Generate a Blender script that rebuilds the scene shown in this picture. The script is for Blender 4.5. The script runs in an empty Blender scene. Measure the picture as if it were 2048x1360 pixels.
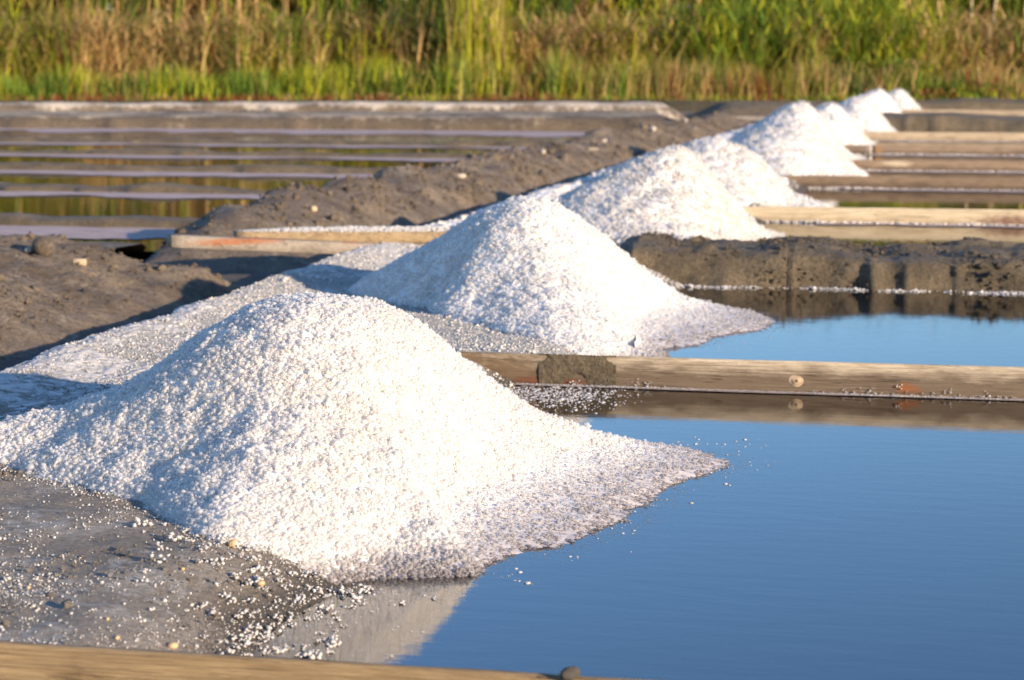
import bpy, math, random
import numpy as np
R = math.radians
rng = np.random.default_rng(7)
random.seed(7)
C = bpy.context.scene.collection
sc = bpy.context.scene

# ------------------------------------------------------------------ camera, sky, sun, exposure
FPX = 4250.0                      # focal length in pixels of the 2048 px wide photograph
PITCH = math.atan(580 / FPX)
YAW = math.atan(876 / FPX * math.cos(PITCH))
CAM_H = 1.1
SUN_AZ = R(-30)                   # horizontal direction towards the sun, from +X
SUN_EL = R(13.4)

cam = bpy.data.cameras.new('camera')
cam.sensor_width = 36.0
cam.lens = FPX / 2048 * 36
cam.clip_start = 0.05
cam.clip_end = 2000
cam.dof.use_dof = True
cam.dof.focus_distance = 5.2
cam.dof.aperture_fstop = 5.6
co = bpy.data.objects.new('camera', cam)
co.location = (0, 0, CAM_H)
co.rotation_euler = (R(90) - PITCH, 0, YAW)
C.objects.link(co)
sc.camera = co

w = bpy.data.worlds.new('World')
sc.world = w
w.use_nodes = True
wn = w.node_tree
sky = wn.nodes.new('ShaderNodeTexSky')
sky.sky_type = 'NISHITA'
sky.sun_disc = False
sky.sun_elevation = SUN_EL
sky.sun_rotation = math.pi / 2 - SUN_AZ
sky.air_density = 1.0
sky.dust_density = 0.1
sky.ozone_density = 3.2
bg = wn.nodes['Background']
bg.inputs['Strength'].default_value = 0.135
tint = wn.nodes.new('ShaderNodeMix'); tint.data_type = 'RGBA'; tint.blend_type = 'MULTIPLY'
tint.inputs[0].default_value = 1.0
tint.inputs[7].default_value = (0.90, 1.0, 1.16, 1)      # white balance of the photograph (set for the warm evening sun)
wn.links.new(sky.outputs[0], tint.inputs[6])
wn.links.new(tint.outputs[2], bg.inputs['Color'])

sl = bpy.data.lights.new('sun', 'SUN')
sl.energy = 5.0
sl.angle = R(0.5)
sl.color = (1.0, 0.81, 0.60)
so = bpy.data.objects.new('sun', sl)
so.rotation_euler = (R(90) - SUN_EL, 0, SUN_AZ + math.pi / 2)
C.objects.link(so)

sc.view_settings.view_transform = 'Standard'
sc.view_settings.look = 'None'
sc.view_settings.exposure = 0.78
sc.view_settings.gamma = 1.0
sc.view_settings.use_curve_mapping = False
sc.render.engine = 'CYCLES'
sc.cycles.max_bounces = 12
sc.cycles.diffuse_bounces = 8
sc.cycles.transmission_bounces = 8
sc.cycles.transparent_max_bounces = 32
sc.cycles.caustics_reflective = False
sc.cycles.caustics_refractive = False
sc.cycles.use_denoising = True

# ------------------------------------------------------------------ numbers
_f = np.array([-math.sin(YAW) * math.cos(PITCH), math.cos(YAW) * math.cos(PITCH), -math.sin(PITCH)])
_r = np.array([math.cos(YAW), math.sin(YAW), 0.0])
_u = np.cross(_r, _f)
def P(x, y, z=0.0):
    """point of the place that lies on the level z and shows at photo pixel x, y"""
    d = _f + _r * (x - 1024) / FPX - _u * (y - 680) / FPX
    t = (z - CAM_H) / d[2]
    return np.array([0, 0, CAM_H]) + d * t
def PY(x, y, Y):
    d = _f + _r * (x - 1024) / FPX - _u * (y - 680) / FPX
    return np.array([0, 0, CAM_H]) + d * (Y / d[1])

def _hash(ix, iy, seed):
    h = (ix.astype(np.int64) * 374761393 + iy.astype(np.int64) * 668265263 + seed * 1274126177) & 0x7fffffff
    h = ((h ^ (h >> 13)) * 1274126177) & 0x7fffffff
    h = (h ^ (h >> 16)) & 0xffff
    return h / 65535.0
def vnoise(x, y, seed=0):
    x = np.asarray(x, float); y = np.asarray(y, float)
    ix = np.floor(x); iy = np.floor(y)
    fx = x - ix; fy = y - iy
    fx = fx * fx * (3 - 2 * fx); fy = fy * fy * (3 - 2 * fy)
    a = _hash(ix, iy, seed); b = _hash(ix + 1, iy, seed)
    c = _hash(ix, iy + 1, seed); d = _hash(ix + 1, iy + 1, seed)
    return (a + (b - a) * fx + (c - a) * fy + (a - b - c + d) * fx * fy) * 2 - 1
def fbm(x, y, seed=0, octv=4, gain=0.5):
    s = 0; a = 1; n = 0
    for k in range(octv):
        s = s + a * vnoise(x * 2 ** k + 17.3 * k, y * 2 ** k - 9.1 * k, seed + k * 11)
        n += a; a *= gain
    return s / n
def sstep(a, b, x):
    t = np.clip((x - a) / (b - a), 0, 1)
    return t * t * (3 - 2 * t)

def popcorn(x, y, cell, seed):
    """rounded knobs, one per jittered cell (0..1)"""
    u = x / cell; v = y / cell
    iu = np.floor(u); iv = np.floor(v)
    best = np.zeros_like(u)
    for a in (-1, 0, 1):
        for b in (-1, 0, 1):
            ca = iu + a; cb = iv + b
            cx = ca + 0.5 + 0.9 * (_hash(ca, cb, seed) - 0.5); cy = cb + 0.5 + 0.9 * (_hash(ca, cb, seed + 1) - 0.5)
            rr = 0.55 + 0.4 * _hash(ca, cb, seed + 2)
            hh = 0.35 + 0.65 * _hash(ca, cb, seed + 3)
            d2 = ((u - cx) ** 2 + (v - cy) ** 2) / (rr * rr)
            best = np.maximum(best, hh * np.sqrt(np.clip(1 - d2, 0, 1)))
    return best
# ------------------------------------------------------------------ mesh helpers
def mesh_np(name, V, T, mat, parent=None, smooth=False, col=None, loc=None):
    """V (n,3) vertices, T (m,3 or 4) faces -> ONE linked mesh object"""
    V = np.asarray(V, np.float32); T = np.asarray(T, np.int32)
    if loc is not None:
        V = V - np.asarray(loc, np.float32)
    k = T.shape[1]
    me = bpy.data.meshes.new(name)
    me.vertices.add(len(V)); me.vertices.foreach_set('co', V.ravel())
    me.loops.add(T.size); me.loops.foreach_set('vertex_index', T.ravel())
    me.polygons.add(len(T))
    me.polygons.foreach_set('loop_start', np.arange(0, T.size, k, dtype=np.int32))
    if smooth:
        me.polygons.foreach_set('use_smooth', np.ones(len(T), bool))
    if col is not None:
        a = me.color_attributes.new('tint', 'FLOAT_COLOR', 'POINT')
        c4 = np.ones((len(V), 4), np.float32); c4[:, :3] = col
        a.data.foreach_set('color', c4.ravel())
    me.update(); me.validate()
    me.materials.append(mat)
    o = bpy.data.objects.new(name, me)
    C.objects.link(o)
    if loc is not None:
        o.location = loc
    if parent is not None:
        o.parent = parent
        if loc is not None:
            o.location = np.asarray(loc) - np.asarray(parent.location)
    return o
def tag(o, label=None, cat=None, group=None, kind=None):
    if label: o['label'] = label
    if cat: o['category'] = cat
    if group: o['group'] = group
    if kind: o['kind'] = kind
    return o
def empty(name, loc):
    o = bpy.data.objects.new(name, None)
    o.location = loc; o.empty_display_size = 0.1
    C.objects.link(o)
    return o
def grid_faces(nu, nv, wrap=False):
    i = np.arange(nu - 1)[:, None] * nv
    if wrap:
        j = np.arange(nv)[None, :]; j2 = (j + 1) % nv
    else:
        j = np.arange(nv - 1)[None, :]; j2 = j + 1
    return np.stack([i + j, i + nv + j, i + nv + j2, i + j2], -1).reshape(-1, 4)
def sheet(name, x0, x1, y0, y1, z, mat, nx=2, ny=2):
    xs = np.linspace(x0, x1, nx); ys = np.linspace(y0, y1, ny)
    X, Y = np.meshgrid(xs, ys, indexing='ij')
    V = np.stack([X, Y, np.full_like(X, z)], -1).reshape(-1, 3)
    return tag(mesh_np(name, V, grid_faces(nx, ny), mat, smooth=True), kind='structure')

_t = (1 + 5 ** 0.5) / 2
ICO_V = np.array([(-1,_t,0),(1,_t,0),(-1,-_t,0),(1,-_t,0),(0,-1,_t),(0,1,_t),(0,-1,-_t),(0,1,-_t),(_t,0,-1),(_t,0,1),(-_t,0,-1),(-_t,0,1)], float)
ICO_V /= np.linalg.norm(ICO_V[0])
ICO_F = np.array([(0,11,5),(0,5,1),(0,1,7),(0,7,10),(0,10,11),(1,5,9),(5,11,4),(11,10,2),(10,7,6),(7,1,8),(3,9,4),(3,4,2),(3,2,6),(3,6,8),(3,8,9),(4,9,5),(2,4,11),(6,2,10),(8,6,7),(9,8,1)])
OCT_V = np.array([(1,0,0),(-1,0,0),(0,1,0),(0,-1,0),(0,0,1),(0,0,-1)], float)
OCT_F = np.array([(0,2,4),(2,1,4),(1,3,4),(3,0,4),(2,0,5),(1,2,5),(3,1,5),(0,3,5)])
CUB_V = np.array([(x, y, z) for x in (-1, 1) for y in (-1, 1) for z in (-1, 1)], float) * 0.72
CUB_F = np.array([(0,1,3),(0,3,2),(4,6,7),(4,7,5),(0,4,5),(0,5,1),(2,3,7),(2,7,6),(0,2,6),(0,6,4),(1,5,7),(1,7,3)])
def rand_rot(n):
    q = rng.normal(size=(n, 4)); q /= np.linalg.norm(q, axis=1)[:, None]
    a, b, c, d = q.T
    return np.stack([np.stack([1-2*(c*c+d*d), 2*(b*c-a*d), 2*(b*d+a*c)], -1),
                     np.stack([2*(b*c+a*d), 1-2*(b*b+d*d), 2*(c*d-a*b)], -1),
                     np.stack([2*(b*d-a*c), 2*(c*d+a*b), 1-2*(b*b+c*c)], -1)], 1)
def crystals(pos, size, shape='ico', flat=1.0, jit=0.22):
    """crystal grains (turned, uneven) at the points pos -> vertices, triangles"""
    bv, bf = {'ico': (ICO_V, ICO_F), 'oct': (OCT_V, OCT_F), 'cub': (CUB_V, CUB_F)}[shape]
    n = len(pos); k = len(bv)
    M = rand_rot(n)
    s = rng.uniform(0.75, 1.25, (n, 1, 3))
    v = bv[None] * s * (1 + rng.uniform(-jit, jit, (n, k, 1)))
    v = np.einsum('nij,nkj->nki', M, v) * np.asarray(size).reshape(n, 1, 1)
    v[:, :, 2] *= flat
    v = v + pos[:, None, :]
    F = bf[None] + (np.arange(n) * k)[:, None, None]
    return v.reshape(-1, 3), F.reshape(-1, 3)

def blades(base, h, wd, lean, az, droop, turn=None):
    """tapered leaf blades: 7 vertices, 5 triangles each"""
    n = len(base)
    d = np.stack([np.cos(az), np.sin(az), np.zeros(n)], -1)
    ta = az + math.pi / 2 if turn is None else turn
    s = np.stack([np.cos(ta), np.sin(ta), np.zeros(n)], -1)
    out = []
    for t, wf in ((0, 0.8), (0.4, 1.0), (0.75, 0.65)):
        c = base + d * (h * (lean * t + droop * t * t))[:, None]
        c[:, 2] += h * t * np.sqrt(np.clip(1 - (lean * 0.7) ** 2, .1, 1)) - h * droop * 0.45 * t ** 3
        out += [c - s * (wd * wf / 2)[:, None], c + s * (wd * wf / 2)[:, None]]
    c = base + d * (h * (lean + droop))[:, None]
    c[:, 2] += h * np.sqrt(np.clip(1 - (lean * 0.7) ** 2, .1, 1)) - h * droop * 0.45
    out.append(c)
    V = np.stack(out, 1)
    F = np.array([(0,1,3),(0,3,2),(2,3,5),(2,5,4),(4,5,6)])
    T = (F[None] + (np.arange(n) * 7)[:, None, None]).reshape(-1, 3)
    return V.reshape(-1, 3), T
def join(parts):
    V = []; T = []; o = 0
    for v, t in parts:
        V.append(v); T.append(t + o); o += len(v)
    return np.concatenate(V), np.concatenate(T)

# ------------------------------------------------------------------ materials
class NT:
    def __init__(s, name):
        s.m = bpy.data.materials.new(name); s.m.use_nodes = True
        s.t = s.m.node_tree; s.b = s.t.nodes['Principled BSDF']; s.out = s.t.nodes['Material Output']
    def n(s, typ, **kw):
        x = s.t.nodes.new('ShaderNode' + typ)
        for k, v in kw.items():
            if k.startswith('i_'):
                x.inputs[k[2:].replace('_', ' ')].default_value = v
            else:
                setattr(x, k, v)
        return x
    def l(s, a, b): s.t.links.new(a, b)
    def coord(s, scale=(1, 1, 1), obj=True):
        tc = s.n('TexCoord')
        mp = s.n('Mapping'); mp.inputs['Scale'].default_value = scale
        s.l(tc.outputs['Object' if obj else 'Generated'], mp.inputs[0])
        return mp.outputs[0]
    def world(s, scale=(1, 1, 1)):
        g = s.n('NewGeometry')
        mp = s.n('Mapping'); mp.inputs['Scale'].default_value = scale
        s.l(g.outputs['Position'], mp.inputs[0])
        return mp.outputs[0]
    def noise(s, vec, scale, detail=5, rough=0.6, dist=0.0):
        x = s.n('TexNoise'); x.inputs['Scale'].default_value = scale
        x.inputs['Detail'].default_value = detail; x.inputs['Roughness'].default_value = rough
        x.inputs['Distortion'].default_value = dist
        s.l(vec, x.inputs['Vector'])
        return x.outputs['Fac']
    def ramp(s, fac, stops):
        r = s.n('ValToRGB'); e = r.color_ramp.elements
        while len(e) < len(stops): e.new(0.5)
        for k, (p, c) in enumerate(stops):
            e[k].position = p
            e[k].color = (c, c, c, 1) if isinstance(c, (int, float)) else (*c, 1)
        s.l(fac, r.inputs[0])
        return r.outputs[0]
    def mix(s, fac, a, b, mode='MIX'):
        x = s.n('Mix', data_type='RGBA', blend_type=mode)
        for v, k in ((fac, 0), (a, 6), (b, 7)):
            if isinstance(v, (int, float)): x.inputs[k].default_value = v
            elif isinstance(v, tuple): x.inputs[k].default_value = (*v, 1)
            else: s.l(v, x.inputs[k])
        return x.outputs[2]
    def math(s, op, a, b=0.0, clamp=False):
        x = s.n('Math', operation=op, use_clamp=clamp)
        for v, k in ((a, 0), (b, 1)):
            if isinstance(v, (int, float)): x.inputs[k].default_value = v
            else: s.l(v, x.inputs[k])
        return x.outputs[0]
    def bump(s, h, strength, dist):
        b = s.n('Bump'); b.inputs['Strength'].default_value = strength; b.inputs['Distance'].default_value = dist
        s.l(h, b.inputs['Height'])
        s.l(b.outputs[0], s.b.inputs['Normal'])
        return b

def salt_mat(name, lo, hi, rough=0.5, sss=0.8, scale=60, wet=False, sscale=0.03, glow=0.0):
    """white salt; where it stands in the brine it soaks the brine up and turns grey and glossy"""
    m = NT(name); v = m.world()
    f = m.noise(v, scale, 3)
    g = m.noise(v, 3.5, 4)
    c = m.mix(m.ramp(f, [(0.3, 0.0), (0.7, 1.0)]), lo, hi)
    c = m.mix(m.math('MULTIPLY', m.ramp(g, [(0.5, 0.0), (0.75, 1.0)]), 0.3), c, tuple(np.array(hi) * (0.99, 0.94, 0.86)))
    if wet:
        p = m.n('SeparateXYZ'); m.l(v, p.inputs[0])
        zz = m.math('ADD', p.outputs['Z'], m.math('MULTIPLY', m.math('SUBTRACT', m.noise(v, 14, 4, 0.7), 0.5), 0.03))
        k = m.ramp(m.math('MULTIPLY', zz, 10.0), [(0.05, 1.0), (0.5, 0.0)])
        c = m.mix(k, c, (0.50, 0.455, 0.445))
        m.l(m.math('SUBTRACT', rough, m.math('MULTIPLY', k, rough - 0.18)), m.b.inputs['Roughness'])
        m.l(m.math('MULTIPLY', m.math('SUBTRACT', 1.0, k), sss), m.b.inputs['Subsurface Weight'])
    else:
        m.b.inputs['Roughness'].default_value = rough
        m.b.inputs['Subsurface Weight'].default_value = sss
    m.l(c, m.b.inputs['Base Color'])
    m.b.inputs['Specular IOR Level'].default_value = 0.35
    m.b.inputs['Subsurface Radius'].default_value = (1.0, 0.9, 0.8)
    m.b.inputs['Subsurface Scale'].default_value = sscale
    if glow:                      # light passes through single crystals
        tl = m.n('BsdfTranslucent'); m.l(c, tl.inputs['Color'])
        mx = m.n('MixShader'); mx.inputs[0].default_value = glow
        m.l(m.b.outputs[0], mx.inputs[1]); m.l(tl.outputs[0], mx.inputs[2])
        tp = m.n('BsdfTransparent'); tp.inputs['Color'].default_value = (1.0, 0.995, 0.985, 1)
        mt = m.n('MixShader'); mt.inputs[0].default_value = 0.48
        m.l(mx.outputs[0], mt.inputs[1]); m.l(tp.outputs[0], mt.inputs[2])
        m.l(mt.outputs[0], m.out.inputs['Surface'])
    return m.m
SALT = salt_mat('dry_salt', (0.72, 0.68, 0.635), (0.82, 0.78, 0.735), 0.5, wet=True, sss=0.4, sscale=0.006)
LOOSE = salt_mat('loose_salt', (0.42, 0.385, 0.345), (0.64, 0.60, 0.555), 0.8, wet=False, sss=0.0, glow=0.0)
CRUST = salt_mat('salt_crust', (0.42, 0.385, 0.345), (0.66, 0.62, 0.575), 0.6, sss=0.0, scale=35)
GRAIN = salt_mat('salt_grain', (0.89, 0.865, 0.84), (0.96, 0.94, 0.92), 0.45, wet=True, sss=0.0, glow=0.5)
SALT_FAR = salt_mat('dry_salt_far', (0.70, 0.66, 0.615), (0.80, 0.76, 0.715), 0.55, scale=25, sss=0.3, sscale=0.008)
GRAIN_FAR = salt_mat('salt_grain_far', (0.82, 0.785, 0.745), (0.90, 0.865, 0.825), 0.55, scale=25, sss=0.0, glow=0.45)
WET = salt_mat('wet_salt', (0.36, 0.345, 0.355), (0.56, 0.55, 0.56), 0.22, scale=90, sss=0.0)

def mud_mat(name, dark, light, crust=0.0, crust_col=(0.5, 0.47, 0.43), rough=0.85, scale=2.0, far_y=None, top_z=None, wet_z=None):
    m = NT(name); v = m.world()
    a = m.noise(v, scale, 6, 0.65)
    b = m.noise(v, scale * 14, 5, 0.7)
    c = m.mix(m.ramp(a, [(0.35, 0.0), (0.68, 1.0)]), dark, light)
    c = m.mix(m.ramp(b, [(0.42, 0.0), (0.66, 0.7)]), c, tuple(np.array(dark) * 0.55))
    if crust:
        k = m.noise(v, scale * 5.5, 8, 0.72)
        k2 = m.noise(v, scale * 0.9, 3, 0.5)
        kk = m.math('ADD', m.math('MULTIPLY', k, 0.6), m.math('MULTIPLY', k2, 0.4))
        if far_y:
            py_ = m.n('SeparateXYZ'); m.l(v, py_.inputs[0])
            kk = m.math('ADD', kk, m.math('MULTIPLY', m.ramp(m.math('DIVIDE', py_.outputs['Y'], 10.0), [(far_y[0] / 10, 0.0), (far_y[1] / 10, 1.0)]), 0.16))
            kk = m.math('SUBTRACT', kk, m.ramp(m.math('MULTIPLY', py_.outputs['Z'], 10.0), [(0.3, 0.6), (0.7, 0.0)]))
        if top_z:
            pz_ = m.n('SeparateXYZ'); m.l(v, pz_.inputs[0])
            kk = m.math('ADD', kk, m.math('MULTIPLY', m.ramp(pz_.outputs['Z'], [(top_z[0], 0.0), (top_z[1], 1.0)]), 0.14))
        msk = m.ramp(kk, [(0.60 - 0.2 * crust, 0.0), (0.72 - 0.2 * crust, 1.0)])
        c = m.mix(msk, c, crust_col)
    if wet_z:                     # mud soaked by the brine along the shore
        wz = m.n('SeparateXYZ'); m.l(v, wz.inputs[0])
        zz = m.math('ADD', wz.outputs['Z'], m.math('MULTIPLY', m.math('SUBTRACT', m.noise(v, 9, 5, 0.7), 0.5), 0.04))
        c = m.mix(m.ramp(m.math('MULTIPLY', zz, 10.0), [(wet_z * 4, 1.0), (wet_z * 10, 0.0)]), c, tuple(np.array(dark) * 0.42))
    m.l(c, m.b.inputs['Base Color'])
    rg = m.ramp(a, [(0.3, rough - 0.25), (0.7, rough)])
    m.l(rg, m.b.inputs['Roughness'])
    hh = m.math('ADD', m.noise(v, scale * 8, 8, 0.7), m.math('MULTIPLY', m.noise(v, scale * 45, 4, 0.7), 0.35))
    m.bump(hh, 1.0, 0.05)
    return m.m
MUD_BERM = mud_mat('berm_mud', (0.15, 0.105, 0.065), (0.44, 0.335, 0.225), 0.22, (0.55, 0.45, 0.33), scale=3.5)
MUD_BANK = mud_mat('bank_mud', (0.14, 0.105, 0.06), (0.32, 0.24, 0.145), 0.08, (0.32, 0.27, 0.2), rough=0.8, scale=5)
MUD_PATH = mud_mat('path_mud', (0.33, 0.27, 0.205), (0.56, 0.475, 0.385), 0.5, (0.60, 0.575, 0.54), scale=5, far_y=(5.3, 6.3), wet_z=0.055)
MUD_FLOOR = mud_mat('pan_mud', (0.20, 0.17, 0.145), (0.27, 0.235, 0.205), 0.0, rough=0.9, scale=1.2)
MUD_FAR = mud_mat('far_mud', (0.12, 0.085, 0.052), (0.22, 0.16, 0.10), 0.15, (0.50, 0.40, 0.28), scale=1.6, top_z=(0.12, 0.17))
WHITE_BANK = mud_mat('salt_crusted_mud', (0.15, 0.105, 0.065), (0.30, 0.22, 0.14), 0.52, (0.68, 0.57, 0.45), scale=1.8, top_z=(0.2, 0.29))
SOIL = mud_mat('meadow_soil', (0.07, 0.06, 0.025), (0.15, 0.10, 0.05), 0.0, scale=0.6)
SCUM = NT('salt_scum')
_v = SCUM.world((1, 3, 1))
SCUM.l(SCUM.mix(SCUM.ramp(SCUM.noise(_v, 4, 6, 0.7), [(0.35, 0.0), (0.65, 1.0)]), (0.36, 0.265, 0.245), (0.56, 0.44, 0.40)), SCUM.b.inputs['Base Color'])
SCUM.b.inputs['Roughness'].default_value = 0.85
SCUM.b.inputs['Specular IOR Level'].default_value = 0.2
SCUM.bump(SCUM.noise(_v, 40, 4), 0.5, 0.01)
SCUM = SCUM.m

def wood_mat(name, light, mid, dark, wet=0.5, wet_z=0.045, spots=(), grain=1.0, dirt=0.4):
    """weathered board: grain runs along X; spots = (x, z, rx, rz, colour) stains in object space"""
    m = NT(name)
    v = m.coord((1.2, 14, 14))
    v2 = m.coord((1, 1, 1))
    g = m.noise(v, 6 * grain, 7, 0.65, 0.6)
    g2 = m.noise(m.coord((0.5, 50, 50)), 5, 5, 0.7, 0.3)
    c = m.mix(m.ramp(g, [(0.3, 0.0), (0.62, 1.0)]), mid, light)
    c = m.mix(m.math('MULTIPLY', m.ramp(g2, [(0.40, 1.0), (0.50, 0.0)]), 0.5), c, dark)
    d = m.noise(m.coord((2.5, 8, 12)), 2.2, 6, 0.7)
    c = m.mix(m.math('MULTIPLY', m.ramp(d, [(0.5, 0.0), (0.68, 1.0)]), dirt), c, dark)
    cr = m.noise(m.coord((0.55, 22, 30)), 2.6, 4, 0.6, 0.8)
    split = m.ramp(cr, [(0.485, 0.0), (0.5, 1.0), (0.515, 0.0)])
    gate = m.ramp(m.noise(m.coord((1.1, 6, 6)), 2.0, 3), [(0.48, 0.0), (0.6, 1.0)])
    split = m.math('MULTIPLY', split, gate)
    c = m.mix(m.math('MULTIPLY', split, 0.85), c, tuple(np.array(dark) * 0.5))
    fl = m.noise(m.coord((6, 40, 60)), 3.0, 6, 0.75)
    c = m.mix(m.ramp(fl, [(0.52, 0.0), (0.72, 0.5)]), c, tuple(np.array(dark) * 1.3))
    sx = m.n('SeparateXYZ'); m.l(v2, sx.inputs[0])
    zz = m.math('ADD', sx.outputs['Z'], m.math('MULTIPLY', m.math('SUBTRACT', m.noise(m.coord((3, 3, 10)), 3, 6, 0.7), 0.5), 0.09))
    wm = m.ramp(m.math('DIVIDE', zz, max(wet_z * 2, 1e-3)), [(0.3, 1.0), (0.65, 0.0)])
    c = m.mix(m.math('MULTIPLY', wm, wet), c, dark)
    for (x, z, rx, rz, colr) in spots:
        dx = m.math('DIVIDE', m.math('SUBTRACT', sx.outputs['X'], x), rx)
        dz = m.math('DIVIDE', m.math('SUBTRACT', sx.outputs['Z'], z), rz)
        q = m.math('ADD', m.math('MULTIPLY', dx, dx), m.math('MULTIPLY', dz, dz))
        q = m.math('ADD', q, m.math('MULTIPLY', m.math('SUBTRACT', m.noise(m.coord((0.5, 1, 1.6)), 55, 6, 0.75), 0.5), 3.2))
        c = m.mix(m.math('MULTIPLY', m.ramp(q, [(0.0, 1.0), (1.0, 0.0)]), 0.9), c, colr)
    m.l(c, m.b.inputs['Base Color'])
    m.b.inputs['Roughness'].default_value = 0.75
    m.bump(m.math('SUBTRACT', m.math('ADD', g, m.math('MULTIPLY', g2, 0.7)), m.math('MULTIPLY', split, 1.2)), 0.8, 0.006)
    return m.m

def water_mat():
    m = NT('brine')
    t = m.t
    t.nodes.remove(m.b)
    v = m.world((5, 16, 1))
    b = m.n('Bump'); b.inputs['Strength'].default_value = 0.30; b.inputs['Distance'].default_value = 0.0012
    h = m.math('ADD', m.noise(v, 1.2, 3, 0.5), m.math('MULTIPLY', m.noise(m.world((8, 30, 1)), 3.0, 3, 0.6), 0.25))
    m.l(h, b.inputs['Height'])
    fr = m.n('Fresnel'); fr.inputs['IOR'].default_value = 2.25
    m.l(b.outputs[0], fr.inputs['Normal'])
    gl = m.n('BsdfGlossy'); gl.inputs['Roughness'].default_value = 0.012
    gl.inputs['Color'].default_value = (1, 1, 1, 1)
    m.l(b.outputs[0], gl.inputs['Normal'])
    tr = m.n('BsdfTransparent'); tr.inputs['Color'].default_value = (0.80, 0.72, 0.64, 1)
    mx = m.n('MixShader')
    m.l(fr.outputs[0], mx.inputs[0]); m.l(tr.outputs[0], mx.inputs[1]); m.l(gl.outputs[0], mx.inputs[2])
    m.l(mx.outputs[0], m.out.inputs['Surface'])
    return m.m
WATER = water_mat()

def leaf_mat():
    m = NT('plant_leaves')
    a = m.n('Attribute', attribute_name='tint')
    m.l(a.outputs['Color'], m.b.inputs['Base Color'])
    m.b.inputs['Roughness'].default_value = 0.6
    m.b.inputs['Specular IOR Level'].default_value = 0.2
    tl = m.n('BsdfTranslucent'); m.l(a.outputs['Color'], tl.inputs['Color'])
    mx = m.n('MixShader'); mx.inputs[0].default_value = 0.42
    m.l(m.b.outputs[0], mx.inputs[1]); m.l(tl.outputs[0], mx.inputs[2])
    m.l(mx.outputs[0], m.out.inputs['Surface'])
    return m.m
LEAF = leaf_mat()
def plain(name, c, rough=0.7, bumps=None, c2=None, scale=40):
    m = NT(name); v = m.coord()
    f = m.noise(v, scale, 5, 0.65)
    m.l(m.mix(m.ramp(f, [(0.35, 0.0), (0.65, 1.0)]), c, c2 or tuple(np.array(c) * 0.6)), m.b.inputs['Base Color'])
    m.b.inputs['Roughness'].default_value = rough
    m.bump(f, 0.5, bumps or 0.003)
    return m.m

# ------------------------------------------------------------------ the setting
ground = sheet('ground', -400, 400, -60, 700, -0.07, MUD_FLOOR, 3, 3)

def sweep(name, path, prof, mat, ds, amp=0.02, fs=4.0, groove=0.0, taper=(0, 0), seed=0, kind='structure', zsink=-0.07, crestvar=0.0, lumps=0.0):
    """a bank of mud along a path: profile points are (offset to the left of the path's heading, z)"""
    path = np.asarray(path, float)[:, :2]
    seg = np.linalg.norm(np.diff(path, axis=0), axis=1); s = np.concatenate([[0], np.cumsum(seg)])
    n = max(2, int(s[-1] / ds)); q = np.linspace(0, s[-1], n)
    px_ = np.interp(q, s, path[:, 0]); py_ = np.interp(q, s, path[:, 1])
    dx = np.gradient(px_, q); dy = np.gradient(py_, q)
    k = max(1, int(0.4 / ds))
    ker = np.ones(2 * k + 1) / (2 * k + 1)
    dx = np.convolve(np.pad(dx, k, 'edge'), ker, 'valid'); dy = np.convolve(np.pad(dy, k, 'edge'), ker, 'valid')
    L = np.hypot(dx, dy); nx = -dy / L; ny = dx / L
    prof = np.asarray(prof, float)
    pl = np.concatenate([[0], np.cumsum(np.hypot(*np.diff(prof, axis=0).T))])
    m = max(len(prof), int(pl[-1] / ds)); t = np.linspace(0, pl[-1], m)
    po = np.interp(t, pl, prof[:, 0]); pz = np.interp(t, pl, prof[:, 1])
    O = np.broadcast_to(po, (n, m)).copy(); Z = np.broadcast_to(pz, (n, m)).copy()
    env = np.ones(n)
    if taper[0]: env *= sstep(0, taper[0], q)
    if taper[1]: env *= sstep(0, taper[1], s[-1] - q)
    S = q[:, None]
    tt = t[None, :] * np.ones((n, 1))
    O += amp * 1.4 * fbm(S * fs, tt * fs + 50, seed, 5) + groove * np.minimum(0, vnoise(S * fs * 2.2, tt * 0.8, seed + 5) + 0.25)
    up = sstep(zsink, 0.05, Z)
    Z = zsink + (Z - zsink) * (1 + crestvar * fbm(S * 1.3, 0 * S, seed + 9, 3)) * env[:, None]
    Z += up * (amp * fbm(S * fs, tt * fs, seed + 3, 5, 0.6) + lumps * np.maximum(0, fbm(S * fs * 0.6, tt * fs * 0.6, seed + 8, 3) - 0.15)) * env[:, None]
    X = px_[:, None] + nx[:, None] * O; Y = py_[:, None] + ny[:, None] * O
    V = np.stack([X, Y, Z], -1).reshape(-1, 3)
    return tag(mesh_np(name, V, grid_faces(n, m)[:, ::-1], mat, smooth=True), kind=kind)

# --- the path of trodden mud and loose salt that carries the heaps
def path_z(X, Y):
    wob = 0.05 * fbm(X * 1.5, Y * 1.5, 3, 3)
    shore = -1.42 + 0.10 * fbm(Y * 1.1, 0 * Y, 21, 4) + 0.005 * np.maximum(Y - 6, 0)
    shore = shore - 0.24 * sstep(5.7, 6.1, Y) * (Y < 6.862)
    drift = 0.018 * np.maximum(Y - 10, 0)
    top = 0.098 + 0.012 * fbm(X * 2.2, Y * 2.2, 5, 4) + 0.006 * fbm(X * 14, Y * 14, 6, 3)
    right = sstep(0.34, 0.0, X - shore + wob * 0.6) if True else 1
    right = 1 - sstep(-0.05, 0.50, X - shore + wob)
    rimz = 0.0
    edge = -2.89 + drift + 0.05 * fbm(Y * 1.6, 0 * Y, 31, 4)
    left = sstep(-0.09, 0.03, X - edge + 0.03 * fbm(X * 8, Y * 8, 8, 3))
    z = -0.08 + (top + 0.08) * right
    top = top + 0.032 * np.exp(-((X - edge - 0.10) / 0.13) ** 2)
    z = -0.08 + (top + 0.08) * right
    floor = -0.06 + 0.012 * fbm(X * 6, Y * 6, 12, 4)
    return floor + (z - floor) * left
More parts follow.
